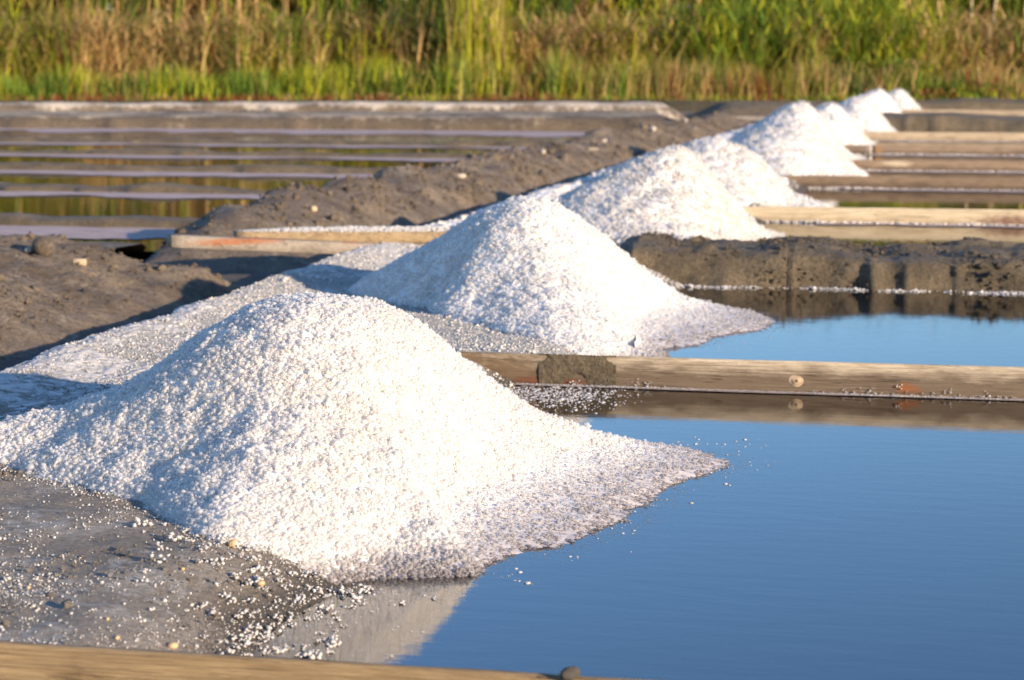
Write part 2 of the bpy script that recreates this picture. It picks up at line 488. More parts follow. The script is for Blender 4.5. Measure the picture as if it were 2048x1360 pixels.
def path_patch(name, x0, x1, y0, y1, step):
    xs = np.arange(x0, x1 + 1e-6, step); ys = np.arange(y0, y1 + 1e-6, step)
    X, Y = np.meshgrid(xs, ys, indexing='ij')
    V = np.stack([X, Y, path_z(X, Y)], -1).reshape(-1, 3)
    return tag(mesh_np(name, V, grid_faces(len(xs), len(ys)), MUD_PATH, smooth=True), kind='structure')
path_patch('salt_path', -3.9, -0.6, 3.262, 11.0, 0.016)
path_patch('salt_path', -3.9, -0.2, 11.0, 41.0, 0.05)

# --- berms on the left of the path, broken by the sluice under the little bridge
berm_prof = [(-0.85, -0.11), (-0.62, -0.06), (-0.52, 0.02), (-0.38, 0.095), (-0.18, 0.165), (-0.02, 0.20), (0.10, 0.185), (0.24, 0.10), (0.42, -0.08)]
sweep('mud_berm', [(-4.18, 3.0), (-4.2, 6.0), (-4.2, 8.2), (-4.1, 9.4), (-3.95, 10.2)], [(-1.0, -0.12), (-0.80, -0.075), (-0.64, 0.0), (-0.3, 0.095), (0.0, 0.165), (0.25, 0.20), (0.55, 0.185), (0.85, 0.09), (1.0, -0.07)],
      MUD_BERM, 0.016, 0.05, 4.0, taper=(0, 0.6), seed=40, lumps=0.10)
sweep('mud_berm', [(-3.90, 10.5), (-4.0, 12), (-4.05, 14), (-3.98, 17), (-3.85, 20), (-3.6, 24), (-3.3, 28), (-3.1, 31)], berm_prof, MUD_BERM, 0.03, 0.05, 3.6, taper=(1.1, 1.0), seed=50, crestvar=0.25, lumps=0.07)

# --- left pans: mud dividers, lilac salt scum along their far edges, water
LEFT_FACES = [12.47, 15.57, 18.33, 21.2, 23.9]
for k, yf in enumerate(LEFT_FACES):
    hh = 0.068 if k == 0 else 0.055
    prof = [(0.0, -0.07), (0.0, 0.0), (0.03, hh * 0.8), (0.08, hh), (0.22, hh), (0.36, -0.07)]
    sweep('mud_divider', [(-32, yf), (-4.0, yf)], prof, MUD_BANK, 0.035 if k < 2 else 0.06, 0.022, 2.2, groove=0.10, seed=60 + k, crestvar=0.3)
for k, (a, b) in enumerate(zip([10.9] + LEFT_FACES, LEFT_FACES + [28.3])):
    sheet('pan_water', -32, -3.9, a + 0.15, b + 0.05, 0.0, WATER)
def scum_strip(name, x0, x1, yf, depth, z=0.004, seed=0, mat=SCUM):
    n = int((x1 - x0) / 0.08)
    xs = np.linspace(x0, x1, n)
    near = yf - depth * (1 + 0.9 * fbm(xs * 1.1, 0 * xs, seed, 5, 0.65)) * np.clip(1 - 0 * xs, 0, 1)
    V = np.concatenate([np.stack([xs, np.full(n, yf + 0.03), np.full(n, z)], -1), np.stack([xs, near, np.full(n, z)], -1)])
    i = np.arange(n - 1)
    F = np.stack([i, i + n, i + n + 1, i + 1], -1)
    return tag(mesh_np(name, V, F, mat), kind='stuff')
for k, (yf, dp) in enumerate(zip(LEFT_FACES + [28.45], [1.0, 0.5, 0.5, 0.45, 0.45, 1.3])):
    scum_strip('salt_scum', -32, -4.15, yf, dp, seed=70 + k)
sweep('mud_flat', [(-16, 11.0), (-4.4, 11.0)], [(-1.6, -0.07), (-1.3, 0.01), (-0.4, 0.035), (0.2, 0.03), (0.42, -0.07)], MUD_BERM, 0.05, 0.014, 1.6, seed=78)

# --- far banks on the left, parallel to the reed bed
def along(y, z, x0, x1, n=2):
    return [P(x, y, z)[:2] for x in np.linspace(x0, x1, n)]
sweep('mud_bank', along(257, 0, -900, 1330), [(0, -0.07), (0.0, 0.0), (0.06, 0.08), (0.14, 0.15), (0.35, 0.172), (3.4, 0.165), (4.2, -0.07)], MUD_FAR, 0.09, 0.035, 1.6, groove=0.16, seed=81)
sweep('salt_crusted_bank', along(222, 0.17, -900, 1420), [(0, 0.08), (0.05, 0.19), (0.12, 0.27), (0.35, 0.295), (0.9, 0.27), (1.5, 0.0)], WHITE_BANK, 0.08, 0.035, 1.6, groove=0.14, taper=(0, 0.8), seed=82)
sweep('mud_bank', along(226, 0.05, 1380, 1740), [(0, 0.0), (0.3, 0.16), (0.9, 0.22), (2.0, 0.2), (2.8, 0.0)], MUD_BANK, 0.1, 0.03, 1.1, taper=(0.8, 0.5), seed=83)

# --- right pans
MUDB = [(9.9, 0.95, 0.155), (29.75, 2.0, 0.17), (39.0, 2.5, 0.22)]
for k, (yf, dp, hh) in enumerate(MUDB):
    prof = [(-0.02, -0.07), (0.0, 0.0), (0.035, hh * 0.45), (0.07, hh * 0.85), (0.16, hh), (dp * 0.6, hh * 1.02), (dp - 0.12, hh * 0.95), (dp, 0.02), (dp + 0.05, -0.07)]
    x0 = (-1.75, -1.4, -1.2)[k]
    sweep('mud_bank', [(x0, yf), (8.5, yf + (0.12 if k == 0 else 0))], prof, MUD_BANK, (0.014, 0.06, 0.08)[k], (0.036, 0.035, 0.04)[k], (6.0, 2.6, 1.6)[k], groove=(0.11, 0.1, 0.12)[k], taper=(0.25, 0), seed=90 + k, lumps=0.07, crestvar=0.28)
PANS = [(3.262, 6.84), (6.868, 9.98), (10.8, 13.745), (13.775, 17.19), (17.225, 19.79), (19.825, 22.89), (22.925, 26.39), (26.43, 29.8), (31.6, 35.98), (36.03, 39.1)]
for a, b in PANS:
    sheet('pan_water', -1.75 if a < 30 else -1.2, 8.2, a, b, 0.0, WATER)
sheet('pan_water', -1.75, 8.2, 0.9, 3.232, 0.0, WATER)
sweep('mud_bank', [(8.0, 0), (8.0, 43)], [(-0.6, -0.07), (-0.3, 0.14), (0.0, 0.17), (0.3, 0.14), (0.6, -0.07)], MUD_BANK, 0.12, 0.03, 1.5, seed=97)

# --- the rough meadow under the reeds
def meadow():
    a = P(-1400, 200, 0.14); b = P(3300, 200, 0.14)
    d = (b - a) / np.linalg.norm(b - a); nrm = np.array([-d[1], d[0], 0])
    us = np.linspace(-60, np.linalg.norm(b - a) + 60, 120); vs = np.concatenate([[-0.9, -0.5], np.linspace(0, 25, 40), [60, 300]])
    U, Vv = np.meshgrid(us, vs, indexing='ij')
    p = a[None, None] + U[..., None] * d + Vv[..., None] * nrm
    z = np.where(Vv < -0.7, -0.07, 0.13 + 0.03 * fbm(U * 0.5, Vv * 0.5, 33, 4))
    p[..., 2] = z
    return tag(mesh_np('meadow', p.reshape(-1, 3), grid_faces(len(us), len(vs)), SOIL, smooth=True), kind='structure'), a, d, nrm
MEADOW, MA, MD, MN = meadow()

# ------------------------------------------------------------------ salt heaps
def star_R(center, pts):
    """footprint radius by angle from outline points"""
    p = np.array([(q[0] - center[0], q[1] - center[1]) for q in pts])
    th = np.arctan2(p[:, 1], p[:, 0]); r = np.hypot(p[:, 0], p[:, 1])
    o = np.argsort(th); th = th[o]; r = r[o]
    th = np.concatenate([th - 2 * math.pi, th, th + 2 * math.pi]); r = np.concatenate([r, r, r])
    return lambda a: np.interp(a, th, r)
PROF_T = np.array([0, .1, .2, .3, .4, .5, .6, .7, .8, .9, 1.0])
HEAP1_RIGHT = np.array([1, .992, .97, .925, .84, .69, .50, .345, .215, .10, 0])
HEAP1_LEFT = np.array([1, .978, .915, .81, .665, .505, .365, .25, .155, .072, 0])
STEEP_RIGHT = np.array([1, .965, .87, .75, .61, .455, .31, .19, .10, .045, 0])
STEEP_LEFT = np.array([1, .955, .87, .77, .66, .54, .42, .31, .20, .10, 0])

def heap_surface(center, Rf, zpk, pr, plft, seed, nr, na, base=None, lump=0.016, knob=0.0):
    th = np.linspace(0, 2 * math.pi, na, endpoint=False)
    a = (th + math.pi) % (2 * math.pi) - math.pi
    Rr = Rf(a)
    k = max(1, na // 150)
    ker = np.hanning(2 * k + 3)[1:-1]; ker /= ker.sum()
    Rr = np.convolve(np.pad(Rr, k, 'wrap'), ker, 'valid')
    t = np.linspace(0, 1, nr) ** 0.9
    Tm, Am = np.meshgrid(t, th, indexing='ij')
    ks = na // 5
    kw = np.hanning(2 * ks + 3)[1:-1]; kw /= kw.sum()
    Rs = np.convolve(np.pad(np.minimum(Rr, np.median(Rr) * 1.05), ks, 'wrap'), kw, 'valid')
    Re = Rs[None] + (Rr - Rs)[None] * sstep(0.35, 1.0, Tm)
    X = center[0] + Tm * Re * np.cos(Am); Y = center[1] + Tm * Re * np.sin(Am)
    wr = 0.5 + 0.5 * np.cos(Am + 0.15)
    wr = sstep(0.0, 1.0, wr)
    f = wr * np.interp(Tm, PROF_T, pr) + (1 - wr) * np.interp(Tm, PROF_T, plft)
    b = path_z(X, Y) if base is None else np.full_like(X, base)
    b = np.maximum(b, -0.02)
    z = b + (zpk - b) * f
    fade = 1 - sstep(0.75, 1.0, Tm)
    z += fade * (lump * fbm(X * 6, Y * 6, seed, 4) + lump * 0.5 * fbm(X * 22, Y * 22, seed + 3, 3))
    z = z - 0.012 * sstep(0.9, 1.0, Tm)
    V = np.stack([X, Y, z], -1)
    if knob:
        g0 = np.gradient(V, axis=0); g1 = (np.roll(V, -1, 1) - np.roll(V, 1, 1))
        nn = np.cross(g0, g1); nn /= np.maximum(np.linalg.norm(nn, axis=-1, keepdims=True), 1e-12)
        nn = np.where(nn[..., 2:] < 0, -nn, nn); nn[0] = (0, 0, 1)
        big = 0.5 + 0.5 * fbm(X * 9, Y * 9, seed + 20, 3)
        h = (popcorn(X, Y, knob * 2.1, seed + 5) * 0.9 * big + popcorn(X, Y, knob, seed + 6) * 0.62 + popcorn(X, Y, knob * .55, seed + 7) * 0.3) * knob * 1.05
        V = V + nn * (h * (1 - 0.45 * np.clip(wr * 1.0 - 0.35, 0, 1)))[..., None]
    return V
def surf_points(V, n, wrap=True, weight=None):
    """random points (and normals) over a grid surface"""
    A = V[:-1]; B = V[1:]
    if wrap:
        A2 = np.roll(A, -1, 1); B2 = np.roll(B, -1, 1)
    else:
        A2 = A[:, 1:]; B2 = B[:, 1:]; A = A[:, :-1]; B = B[:, :-1]
    nr = np.cross(B - A, A2 - A) + np.cross(B2 - B, A2 - B) * 1.0
    ar = np.linalg.norm(nr, axis=-1)
    nr = nr / np.maximum(ar, 1e-12)[..., None]
    pr = ar.copy()
    if weight is not None: pr = pr * weight((A + B2) / 2)
    pr = pr.ravel() / pr.sum()
    i = rng.choice(pr.size, n, p=pr)
    u = rng.random((n, 1)); v = rng.random((n, 1))
    a, b, c, d = (q.reshape(-1, 3)[i] for q in (A, B, B2, A2))
    p = a * (1 - u) * (1 - v) + b * u * (1 - v) + c * u * v + d * (1 - u) * v
    nn = nr.reshape(-1, 3)[i]
    nn[nn[:, 2] < 0] *= -1
    return p, nn
def clumped(p, nn, per, spread, size, lift=0.3):
    """each point becomes a little cluster of crystals"""
    n = len(p)
    q = np.repeat(p, per, 0); m = np.repeat(nn, per, 0)
    cs = np.repeat(rng.lognormal(0, 0.28, n), per)
    off = rng.normal(size=(n * per, 3)) * (spread * cs)[:, None]
    dn = (off * m).sum(1)
    off = off - m * dn[:, None] + m * (np.abs(dn) * lift + rng.random(n * per) * spread * 0.5)[:, None]
    return q + off, size * cs * rng.uniform(0.7, 1.25, n * per)

HEAP_GROUP = 'salt heaps in a row beside the pans'
def heap(center, outline, zpk, label, n_cl, per, cry, spread, seed, pr=STEEP_RIGHT, plft=STEEP_LEFT, nr=60, na=160, shape='ico', base=None, far=False, lump=0.016, knob=0.0):
    root = empty('salt_heap', (center[0], center[1], 0.0))
    tag(root, label, 'salt heap', HEAP_GROUP)
    Rf = star_R(center, outline)
    V = heap_surface(center, Rf, zpk, pr, plft, seed, nr, na, base, lump, knob)
    mat = SALT_FAR if far else SALT
    mesh_np('salt_body', V.reshape(-1, 3), grid_faces(nr, na, True), mat, root, smooth=True, loc=root.location[:])
    p, nn = surf_points(V, n_cl)
    q, s = clumped(p, nn, per, spread, cry)
    gv, gf = crystals(q, s, shape)
    gv[:, 2] -= cry * 0.25
    g = mesh_np('salt_crystals', gv, gf, GRAIN_FAR if far else GRAIN, root, smooth=True, loc=root.location[:])
    g['kind'] = 'stuff'
    return root, Rf, V
def wet_fan(root, center, Rf, outer, a0, a1, z_in, n, cry, seed):
    """soaked grey salt where the foot of the heap runs into the brine"""
    Ro = star_R(center, outer)
    th = np.linspace(a0, a1, 260); t = np.linspace(0, 1, 90)
    Tm, Am = np.meshgrid(t, th, indexing='ij')
    ri = Rf(Am) * 0.72
    ro = np.maximum(Ro(Am), ri + 0.02) * (1 + 0.05 * fbm(Am * 7, Am * 0, seed, 3) + 0.035 * fbm(Am * 60, Am * 0, seed + 2, 4, 0.7))
    r = ri + (ro - ri) * Tm
    X = center[0] + r * np.cos(Am); Y = center[1] + r * np.sin(Am)
    Z = z_in * (1 - Tm) ** 1.2 - 0.018 * sstep(0.72, 1, Tm) + 0.001 + 0.003 * fbm(X * 20, Y * 20, seed, 3) + 0.006 * popcorn(X, Y, 0.013, seed + 4) * (1 - 0.5 * Tm)
    V = np.stack([X, Y, Z], -1)
    mesh_np('wet_salt_foot', V.reshape(-1, 3), grid_faces(90, 260), SALT, root, smooth=True, loc=root.location[:])['label'] = 'soaked grey salt running into the brine'
    p, nn = surf_points(V, n, wrap=False)
    p, s_ = clumped(p, nn, 3, cry * 1.3, cry, 0.2)
    ne = n // 2                                     # half sunken crystals along the ragged edge
    j = rng.integers(0, 260, ne)
    ex = X[-1, j] + np.cos(th[j]) * (rng.exponential(0.025, ne) - 0.03); ey = Y[-1, j] + np.sin(th[j]) * (rng.exponential(0.025, ne) - 0.03)
    p = np.concatenate([p, np.stack([ex + rng.normal(0, .006, ne), ey + rng.normal(0, .006, ne), np.full(ne, -0.001)], -1)])
    s_ = np.concatenate([s_, cry * 0.8 * rng.uniform(.6, 1.2, ne)])
    gv, gf = crystals(p, s_, 'oct', 0.7)
    g = mesh_np('wet_crystals', gv, gf, GRAIN, root, loc=root.location[:])
    g['kind'] = 'stuff'

c1 = PY(600, 585, 5.12)
out1 = [P(-130, 905, .1), P(0, 928, .1), P(150, 968, .1), P(280, 1003, .1), P(345, 1045, .1), P(410, 1092, .09), P(560, 1128, .05), P(700, 1145, .03), P(850, 1160, .01), P(995, 1165, 0),
        P(950, 1100, .02), P(960, 1040, .03), P(1060, 985, .03), P(1200, 935, .02), P(1385, 903, 0),
        (-1.05, 5.70, 0), (-1.3, 5.65, 0), (-1.6, 5.62, 0), (-2.0, 5.52, 0), (-2.34, 5.36, 0), (-2.50, 5.12, 0), (-2.55, 4.85, 0)]
h1, R1, V1 = heap(c1, out1, 0.480, 'largest and nearest heap of coarse white salt in the foreground', 34000, 3, 0.0042, 0.0054, 101, HEAP1_RIGHT, HEAP1_LEFT, 130, 420, shape='oct')
fan1 = [P(985, 1150, 0), P(1090, 1116, 0), P(1215, 1082, 0), P(1282, 1034, 0), P(1375, 968, 0), P(1505, 925, 0), P(1430, 897, 0), P(1338, 900, 0)]
def ang(c, p): return math.atan2(p[1] - c[1], p[0] - c[0])
wet_fan(h1, c1, R1, fan1, ang(c1, fan1[0]) - .02, ang(c1, fan1[-1]) + .05, 0.07, 5000, 0.0030, 111)

c2 = PY(1050, 395, 8.4)
out2 = [P(690, 578, .1), P(760, 600, .1), P(860, 615, .1), P(960, 650, .1), P(1090, 678, .1), P(1220, 694, .1), P(1370, 699, .09), P(1330, 672, .05), P(1300, 650, .04), P(1360, 632, .02), P(1505, 618, 0),
        (-0.95, 9.25, 0), (-1.3, 9.55, 0), (-1.7, 9.65, 0), (-2.2, 9.4, 0), (-2.45, 9.0, 0)]
h2, R2, V2 = heap(c2, out2, 0.512, 'second salt heap, behind the pale plank with the mud smear', 16000, 3, 0.0053, 0.0070, 102, nr=100, na=260, shape='oct')
fan2 = [P(1372, 698, 0), P(1465, 674, 0), P(1590, 648, 0), P(1545, 628, 0), P(1478, 618, 0)]
wet_fan(h2, c2, R2, fan2, ang(c2, fan2[0]) - .3, ang(c2, fan2[-1]) + .05, 0.055, 2200, 0.0036, 112)

def generic(c, rl, rf, rb, tip, tipb=None):
    o = []
    for d in range(0, 360, 15):
        a = R(d)
        ca, sa = math.cos(a), math.sin(a)
        rx = 0.58 if ca > 0 else rl
        ry = rb if sa > 0 else rf
        r = 1 / math.sqrt((ca / rx) ** 2 + (sa / ry) ** 2)
        o.append((c[0] + r * ca, c[1] + r * sa, 0))
    t = (tip[0], tip[1], 0)
    a0 = ang(c, t)
    o = [q for q in o if abs((ang(c, q) - a0 + math.pi) % (2 * math.pi) - math.pi) > R(12)]
    return o + [t]
HEAPS = [((1340, 297, 12.35), P(1592, 471, 0), 'third salt heap, standing right behind the wide mud bank', .88, .95, 1.0),
         ((1430, 278, 15.4), P(1692, 403, .05), 'fourth salt heap, its foot reaching the palest cream plank', .9, 1.0, 1.1),
         ((1590, 246, 18.5), P(1745, 350, 0), 'low rounded fifth salt heap in front of the tall pointed one', .85, .9, .9),
         ((1600, 205, 21.4), P(1745, 315, 0), 'tall pointed salt heap rising behind the rounded fifth heap', .95, 1.0, 1.1),
         ((1662, 208, 24.6), P(1752, 283, 0), 'salt heap tucked behind the tall pointed one, foot by the sawn plank end', .75, .85, .9),
         ((1722, 190, 28.0), P(1793, 262, 0), 'steep salt heap in front of the far mud bank on the right', .72, .8, .85),
         ((1757, 178, 33.0), P(1800, 234, 0), 'front one of the two farthest salt heaps below the reeds', .7, .75, .8),
         ((1794, 178, 37.7), P(1846, 224, 0), 'very last and farthest salt heap, partly behind another', .7, .75, .8)]
for k, (pk, tip, lab, rl, rf, rb) in enumerate(HEAPS):
    c = PY(*pk)
    heap(c, generic(c, rl, rf, rb, tip), c[2], lab, (11000, 8000, 5500, 5500, 3500, 3500, 2500, 2500)[k], 2, 0.0064 + 0.0004 * k, 0.009 + .001 * k, 120 + k, nr=60, na=160, shape='oct', far=True, lump=0.03, pr=STEEP_RIGHT ** (0.95, 0.8, 0.72, 1.1, 0.95, 1.05, 1.0, 0.9)[k], plft=STEEP_LEFT ** (0.9, 1.0, 0.7, 1.2, 1.0, 1.1, 0.95, 1.05)[k])

# ------------------------------------------------------------------ loose salt on the path
def loose():
    parts = []
    def field(n):
        X = rng.uniform(-2.93, -1.0, n); Y = 3.265 + 7.5 * rng.random(n) ** 1.25
        k = fbm(X * 3.0, Y * 3.0, 201, 4) + 0.6 * fbm(X * 9, Y * 9, 202, 3)
        d1 = np.hypot(X - c1[0], Y - c1[1]) / R1(np.arctan2(Y - c1[1], X - c1[0]))
        d2 = np.hypot(X - c2[0], Y - c2[1]) / R2(np.arctan2(Y - c2[1], X - c2[0]))
        d = np.minimum(d1, d2)
        dens = np.clip(0.06 + 1.5 * (k - 0.05), 0.03, 1) + np.exp(-np.maximum(d - 1, 0) / 0.05) * 0.9
        back = sstep(5.4, 6.2, Y) * 1.0
        shore = np.exp(-((X + 1.26) / 0.12) ** 2) * 0.6 * (Y < 4.6)
        plk = np.exp(-(Y - 3.26) / 0.08) * 0.5
        z = path_z(X, Y)
        keep = (rng.random(n) < np.clip(dens + back + shore + plk, 0, 1)) & (d > 0.94)
        keep &= (z > 0.002) & ~((X < -2.5) & (z < 0.06))
        keep &= ~((np.abs(Y - 3.247) < 0.02) & (X > -2.6)) & ~((np.abs(Y - 6.854) < 0.022) & (X > -1.75))
        return np.stack([X, Y, z + 0.001], -1)[keep]
    p = field(150000)
    parts.append(crystals(p, 0.0013 * rng.lognormal(0, 0.55, len(p)) * (1 + 0.14 * (p[:, 1] - 4)), 'oct', 0.85))
    p = field(4500)
    s = 0.0019 * rng.lognormal(0, 0.5, len(p)) * (1 + 0.10 * (p[:, 1] - 4))
    up = np.tile([0, 0, 1.0], (len(p), 1))
    cp, cs = clumped(p, up, 4, 1.0, 1.0, 0.3)
    base = np.repeat(p, 4, 0); ss = np.repeat(s, 4)[:, None]
    cp = base + (cp - base) * ss * 0.9
    parts.append(crystals(cp, ss[:, 0] * 0.75 * rng.uniform(.7, 1.3, len(ss)), 'oct', 0.85))
    # clumps of coarser crystals by the near shore
    m = 260
    q = np.stack([rng.normal(-1.30, 0.13, m), rng.uniform(3.35, 4.25, m)], -1)
    kk = fbm(q[:, 0] * 5, q[:, 1] * 5, 207, 3) > -0.1
    q = q[kk]
    q3 = np.stack([q[:, 0], q[:, 1], np.maximum(path_z(q[:, 0], q[:, 1]), -0.004) + 0.003], -1)
    cp, cs = clumped(q3, np.tile([0, 0, 1.0], (len(q3), 1)), 8, 0.006, 0.0034, 0.4)
    parts.append(crystals(cp, cs, 'oct', 0.8))
    # distant path
    n = 9000
    X = rng.uniform(-3.0, -0.9, n); Y = 11 + 20 * rng.random(n) ** 1.5
    X += 0.018 * (Y - 10)
    p = np.stack([X, Y, path_z(X, Y) + 0.003], -1)
    p = p[p[:, 2] > 0.03]
    parts.append(crystals(p, 0.013 * rng.lognormal(0, .4, len(p)), 'oct', 0.7))
    V, T = join(parts)
    tag(mesh_np('loose_salt', V, T, LOOSE), kind='stuff')
loose()
# thin white crust of salt over the far part of the path
def crust():
    V = []; F = []
    xs = np.arange(-3.1, -1.2, 0.04); ys = np.arange(10.95, 40, 0.1)
    X, Y = np.meshgrid(xs, ys, indexing='ij')
    Xs = X + 0.018 * np.maximum(Y - 10, 0)
    Z = path_z(Xs, Y) + 0.004 + 0.012 * fbm(Xs * 5, Y * 5, 230, 4)
    Z = np.where(path_z(Xs, Y) < 0.06, -0.05, Z)
    tag(mesh_np('salt_crust', np.stack([Xs, Y, Z], -1).reshape(-1, 3), grid_faces(len(xs), len(ys)), SALT_FAR, smooth=True), kind='stuff')
crust()
def near_crust():
    xs = np.arange(-2.98, -1.42, 0.0075); ys = np.arange(5.2, 10.95, 0.009)
    X, Y = np.meshgrid(xs, ys, indexing='ij')
    base = path_z(X, Y)
    k = fbm(X * 2.4, Y * 2.4, 240, 4) + 0.6 * fbm(X * 10, Y * 7, 241, 4, 0.7)
    cov = 0.30 + 1.0 * k + 0.5 * sstep(-1.9, -2.4, X) - 1.2 * sstep(6.3, 5.4, Y) * sstep(-2.2, -1.7, X)
    fine = 0.55 * popcorn(X, Y, 0.013, 242) + 1.0 * fbm(X * 45, Y * 40, 244, 3, 0.7)
    Z = base - 0.011 + 0.010 * np.clip(cov, 0, 1) + 0.0085 * fine * np.clip(cov + 0.35, 0, 1)
    Z = np.where(base < 0.085, base - 0.03, Z)
    tag(mesh_np('salt_crust', np.stack([X, Y, Z], -1).reshape(-1, 3), grid_faces(len(xs), len(ys)), CRUST, smooth=True), kind='stuff')
near_crust()

# ------------------------------------------------------------------ crumbs of mud on the banks
def crumbs(name, obs, n, size, mat, seed, zmin=0.01, ymax=40, lo=-9, hi=9):
    pts = []
    for ob in obs:
        me = ob.data
        v = np.empty(len(me.vertices) * 3, np.float32); me.vertices.foreach_get('co', v); v = v.reshape(-1, 3).astype(float)
        v = v[(v[:, 2] > zmin) & (v[:, 1] < ymax) & (v[:, 0] > lo) & (v[:, 0] < hi)]
        k = fbm(v[:, 0] * 4, v[:, 1] * 4 + v[:, 2] * 6, seed, 4)
        pr = np.clip(0.35 + 1.4 * k, 0.03, 1); pr /= pr.sum()
        i = rng.choice(len(v), n // len(obs), p=pr)
        q = v[i] + rng.normal(0, 0.008, (len(i), 3)); pts.append(q)
    p = np.concatenate(pts)
    gv, gf = crystals(p, size * rng.lognormal(0, 0.55, len(p)) * (1 + 0.04 * np.maximum(p[:, 1] - 8, 0)), 'oct', 0.8, 0.3)
    return tag(mesh_np(name, gv, gf, mat), kind='stuff')
_b = [o for o in C.objects if o.name.startswith('mud_berm')]
crumbs('berm_crumbs', _b[:1], 13000, 0.0042, MUD_BERM, 700, 0.0, 11)
crumbs('berm_crumbs', _b[1:2], 9000, 0.006, MUD_BERM, 701, 0.0, 31)
_k = [o for o in C.objects if o.name.startswith('mud_bank')]
crumbs('bank_crumbs', [o for o in _k if abs(o.data.vertices[0].co.y - 9.9) < .3][:1], 7000, 0.0045, MUD_BANK, 702, 0.0, 12, -3, 3.5)
crumbs('berm_clods', _b[:2], 900, 0.015, MUD_BERM, 705, 0.0, 20)
crumbs('path_crumbs', [o for o in C.objects if o.name == 'salt_path'], 12000, 0.0026, MUD_PATH, 703, 0.02, 6.5, -2.6, -1.1)

# ------------------------------------------------------------------ timber planks
def board(name, x0, x1, y, ztop, height, thick, mat, parent=None, seed=0, tilt=0.0, yaw=0.0, warp=0.004, sag=0.0):
    """board lying on edge along X; rounded arrises, slightly bowed; origin at its left foot on the water line"""
    n = max(12, int((x1 - x0) / 0.05))
    e = min(0.005, thick * 0.2)
    zb = ztop - height
    sec = np.array([(-thick/2+e, zb), (-thick/2, zb+e), (-thick/2, (zb+ztop)/2), (-thick/2, ztop-e), (-thick/2+e, ztop), (0, ztop + 0.001), (thick/2-e, ztop), (thick/2, ztop-e), (thick/2, zb+e), (thick/2-e, zb)])
    m = len(sec)
    xs = np.linspace(0, x1 - x0, n)
    O = sec[None, :, 0] + warp * fbm(xs * 0.5, 0 * xs, seed, 2)[:, None] + 0.0012 * vnoise(xs[:, None] * 5, np.arange(m)[None] * 1.3, seed + 1)
    Z = sec[None, :, 1] + warp * fbm(xs * 0.4, 0 * xs + 5, seed + 2, 2)[:, None] + 0.0015 * vnoise(xs[:, None] * 7, np.arange(m)[None] * 0.9, seed + 3) + sag * (xs / xs[-1])[:, None]
    X = np.broadcast_to(xs[:, None], O.shape)
    ca, sa = math.cos(yaw), math.sin(yaw)
    V = np.stack([X * ca - O * sa, X * sa + O * ca, Z], -1)
    F = grid_faces(n, m, True)
    V = V.reshape(-1, 3)
    caps = []
    for base in (0, (n - 1) * m):
        c = len(V); V = np.concatenate([V, V[base:base + m].mean(0)[None]])
        for j in range(m):
            a, b = base + j, base + (j + 1) % m
            caps.append((c, a, b, b) if base == 0 else (c, b, a, a))
    # caps are triangles: split the quads so that one face size serves
    T = np.concatenate([F[:, [0, 1, 2]], F[:, [0, 2, 3]], np.array(caps)[:, :3]])
    o = mesh_np(name, V, T, mat)
    o.location = (x0, y, 0)
    if parent is not None:
        o.location = np.array((x0, y, 0)) - np.array(parent.location); o.parent = parent
    return o
def rim(root, x0, x1, y, n, size, seed, z=0.002, wide=0.012, mat=None):
    """pinkish salt crust along the water line of a plank"""
    x = rng.uniform(x0, x1, n)
    k = 0.5 + 0.5 * fbm(x * 5, 0 * x, seed, 4)
    keep = rng.random(n) < 0.35 + 0.9 * np.clip(k, 0, 1)
    x = x[keep]; k = k[keep]
    p = np.stack([x, y - rng.random(len(x)) * wide * (0.4 + k), z + rng.random(len(x)) * size * 1.2 * k], -1)
    gv, gf = crystals(p, size * rng.uniform(0.5, 1.3, len(x)), 'cub', 0.6)
    gv -= np.array(root.location)
    o = mesh_np('salt_rim', gv, gf, mat or RIM, root)
    o['kind'] = 'stuff'
PINK = salt_mat('pink_scum', (0.26, 0.18, 0.14), (0.52, 0.41, 0.35), 0.7, sss=0.0, scale=9)
RIM = salt_mat('rim_salt', (0.50, 0.42, 0.37), (0.74, 0.66, 0.60), 0.5)

CREAM, TAN, BROWN = (0.62, 0.50, 0.33), (0.46, 0.34, 0.20), (0.11, 0.075, 0.045)
RUST = (0.30, 0.10, 0.02)
PLANK_GROUP = 'planks dividing the salt pans'
def plank(x0, x1, y, ztop, mat, label, seed, height=0.17, thick=0.024, sag=0.0):
    o = board('timber_plank', x0, x1, y, ztop, height, thick, mat, seed=seed, sag=sag)
    return tag(o, label, 'plank', PLANK_GROUP)

pl1 = plank(-2.7, 4.0, 3.247, 0.106, wood_mat('golden_board', (0.40, 0.27, 0.13), (0.27, 0.17, 0.075), (0.09, 0.055, 0.028), 0.35, dirt=0.35), 'golden brown plank cutting across the bottom edge in front of the nearest heap', 301)
x0_2 = -1.70
fx = PY(1592, 762, 6.842); rx = PY(1815, 782, 6.842)
pl2 = plank(x0_2, 7.9, 6.854, 0.102, wood_mat('pale_board', (0.74, 0.60, 0.42), (0.54, 0.41, 0.25), (0.13, 0.085, 0.05), 0.9, 0.080,
            [(rx[0] - x0_2, 0.025, 0.045, 0.022, RUST), (0.12, 0.06, 0.42, 0.12, (0.17, 0.105, 0.05)), (-1.28 - x0_2 - 0.0, 0.012, 0.16, 0.02, (0.20, 0.06, 0.025))], dirt=0.65),
            'pale plank with a knot, a rust spot and a smear of dark mud', 302)
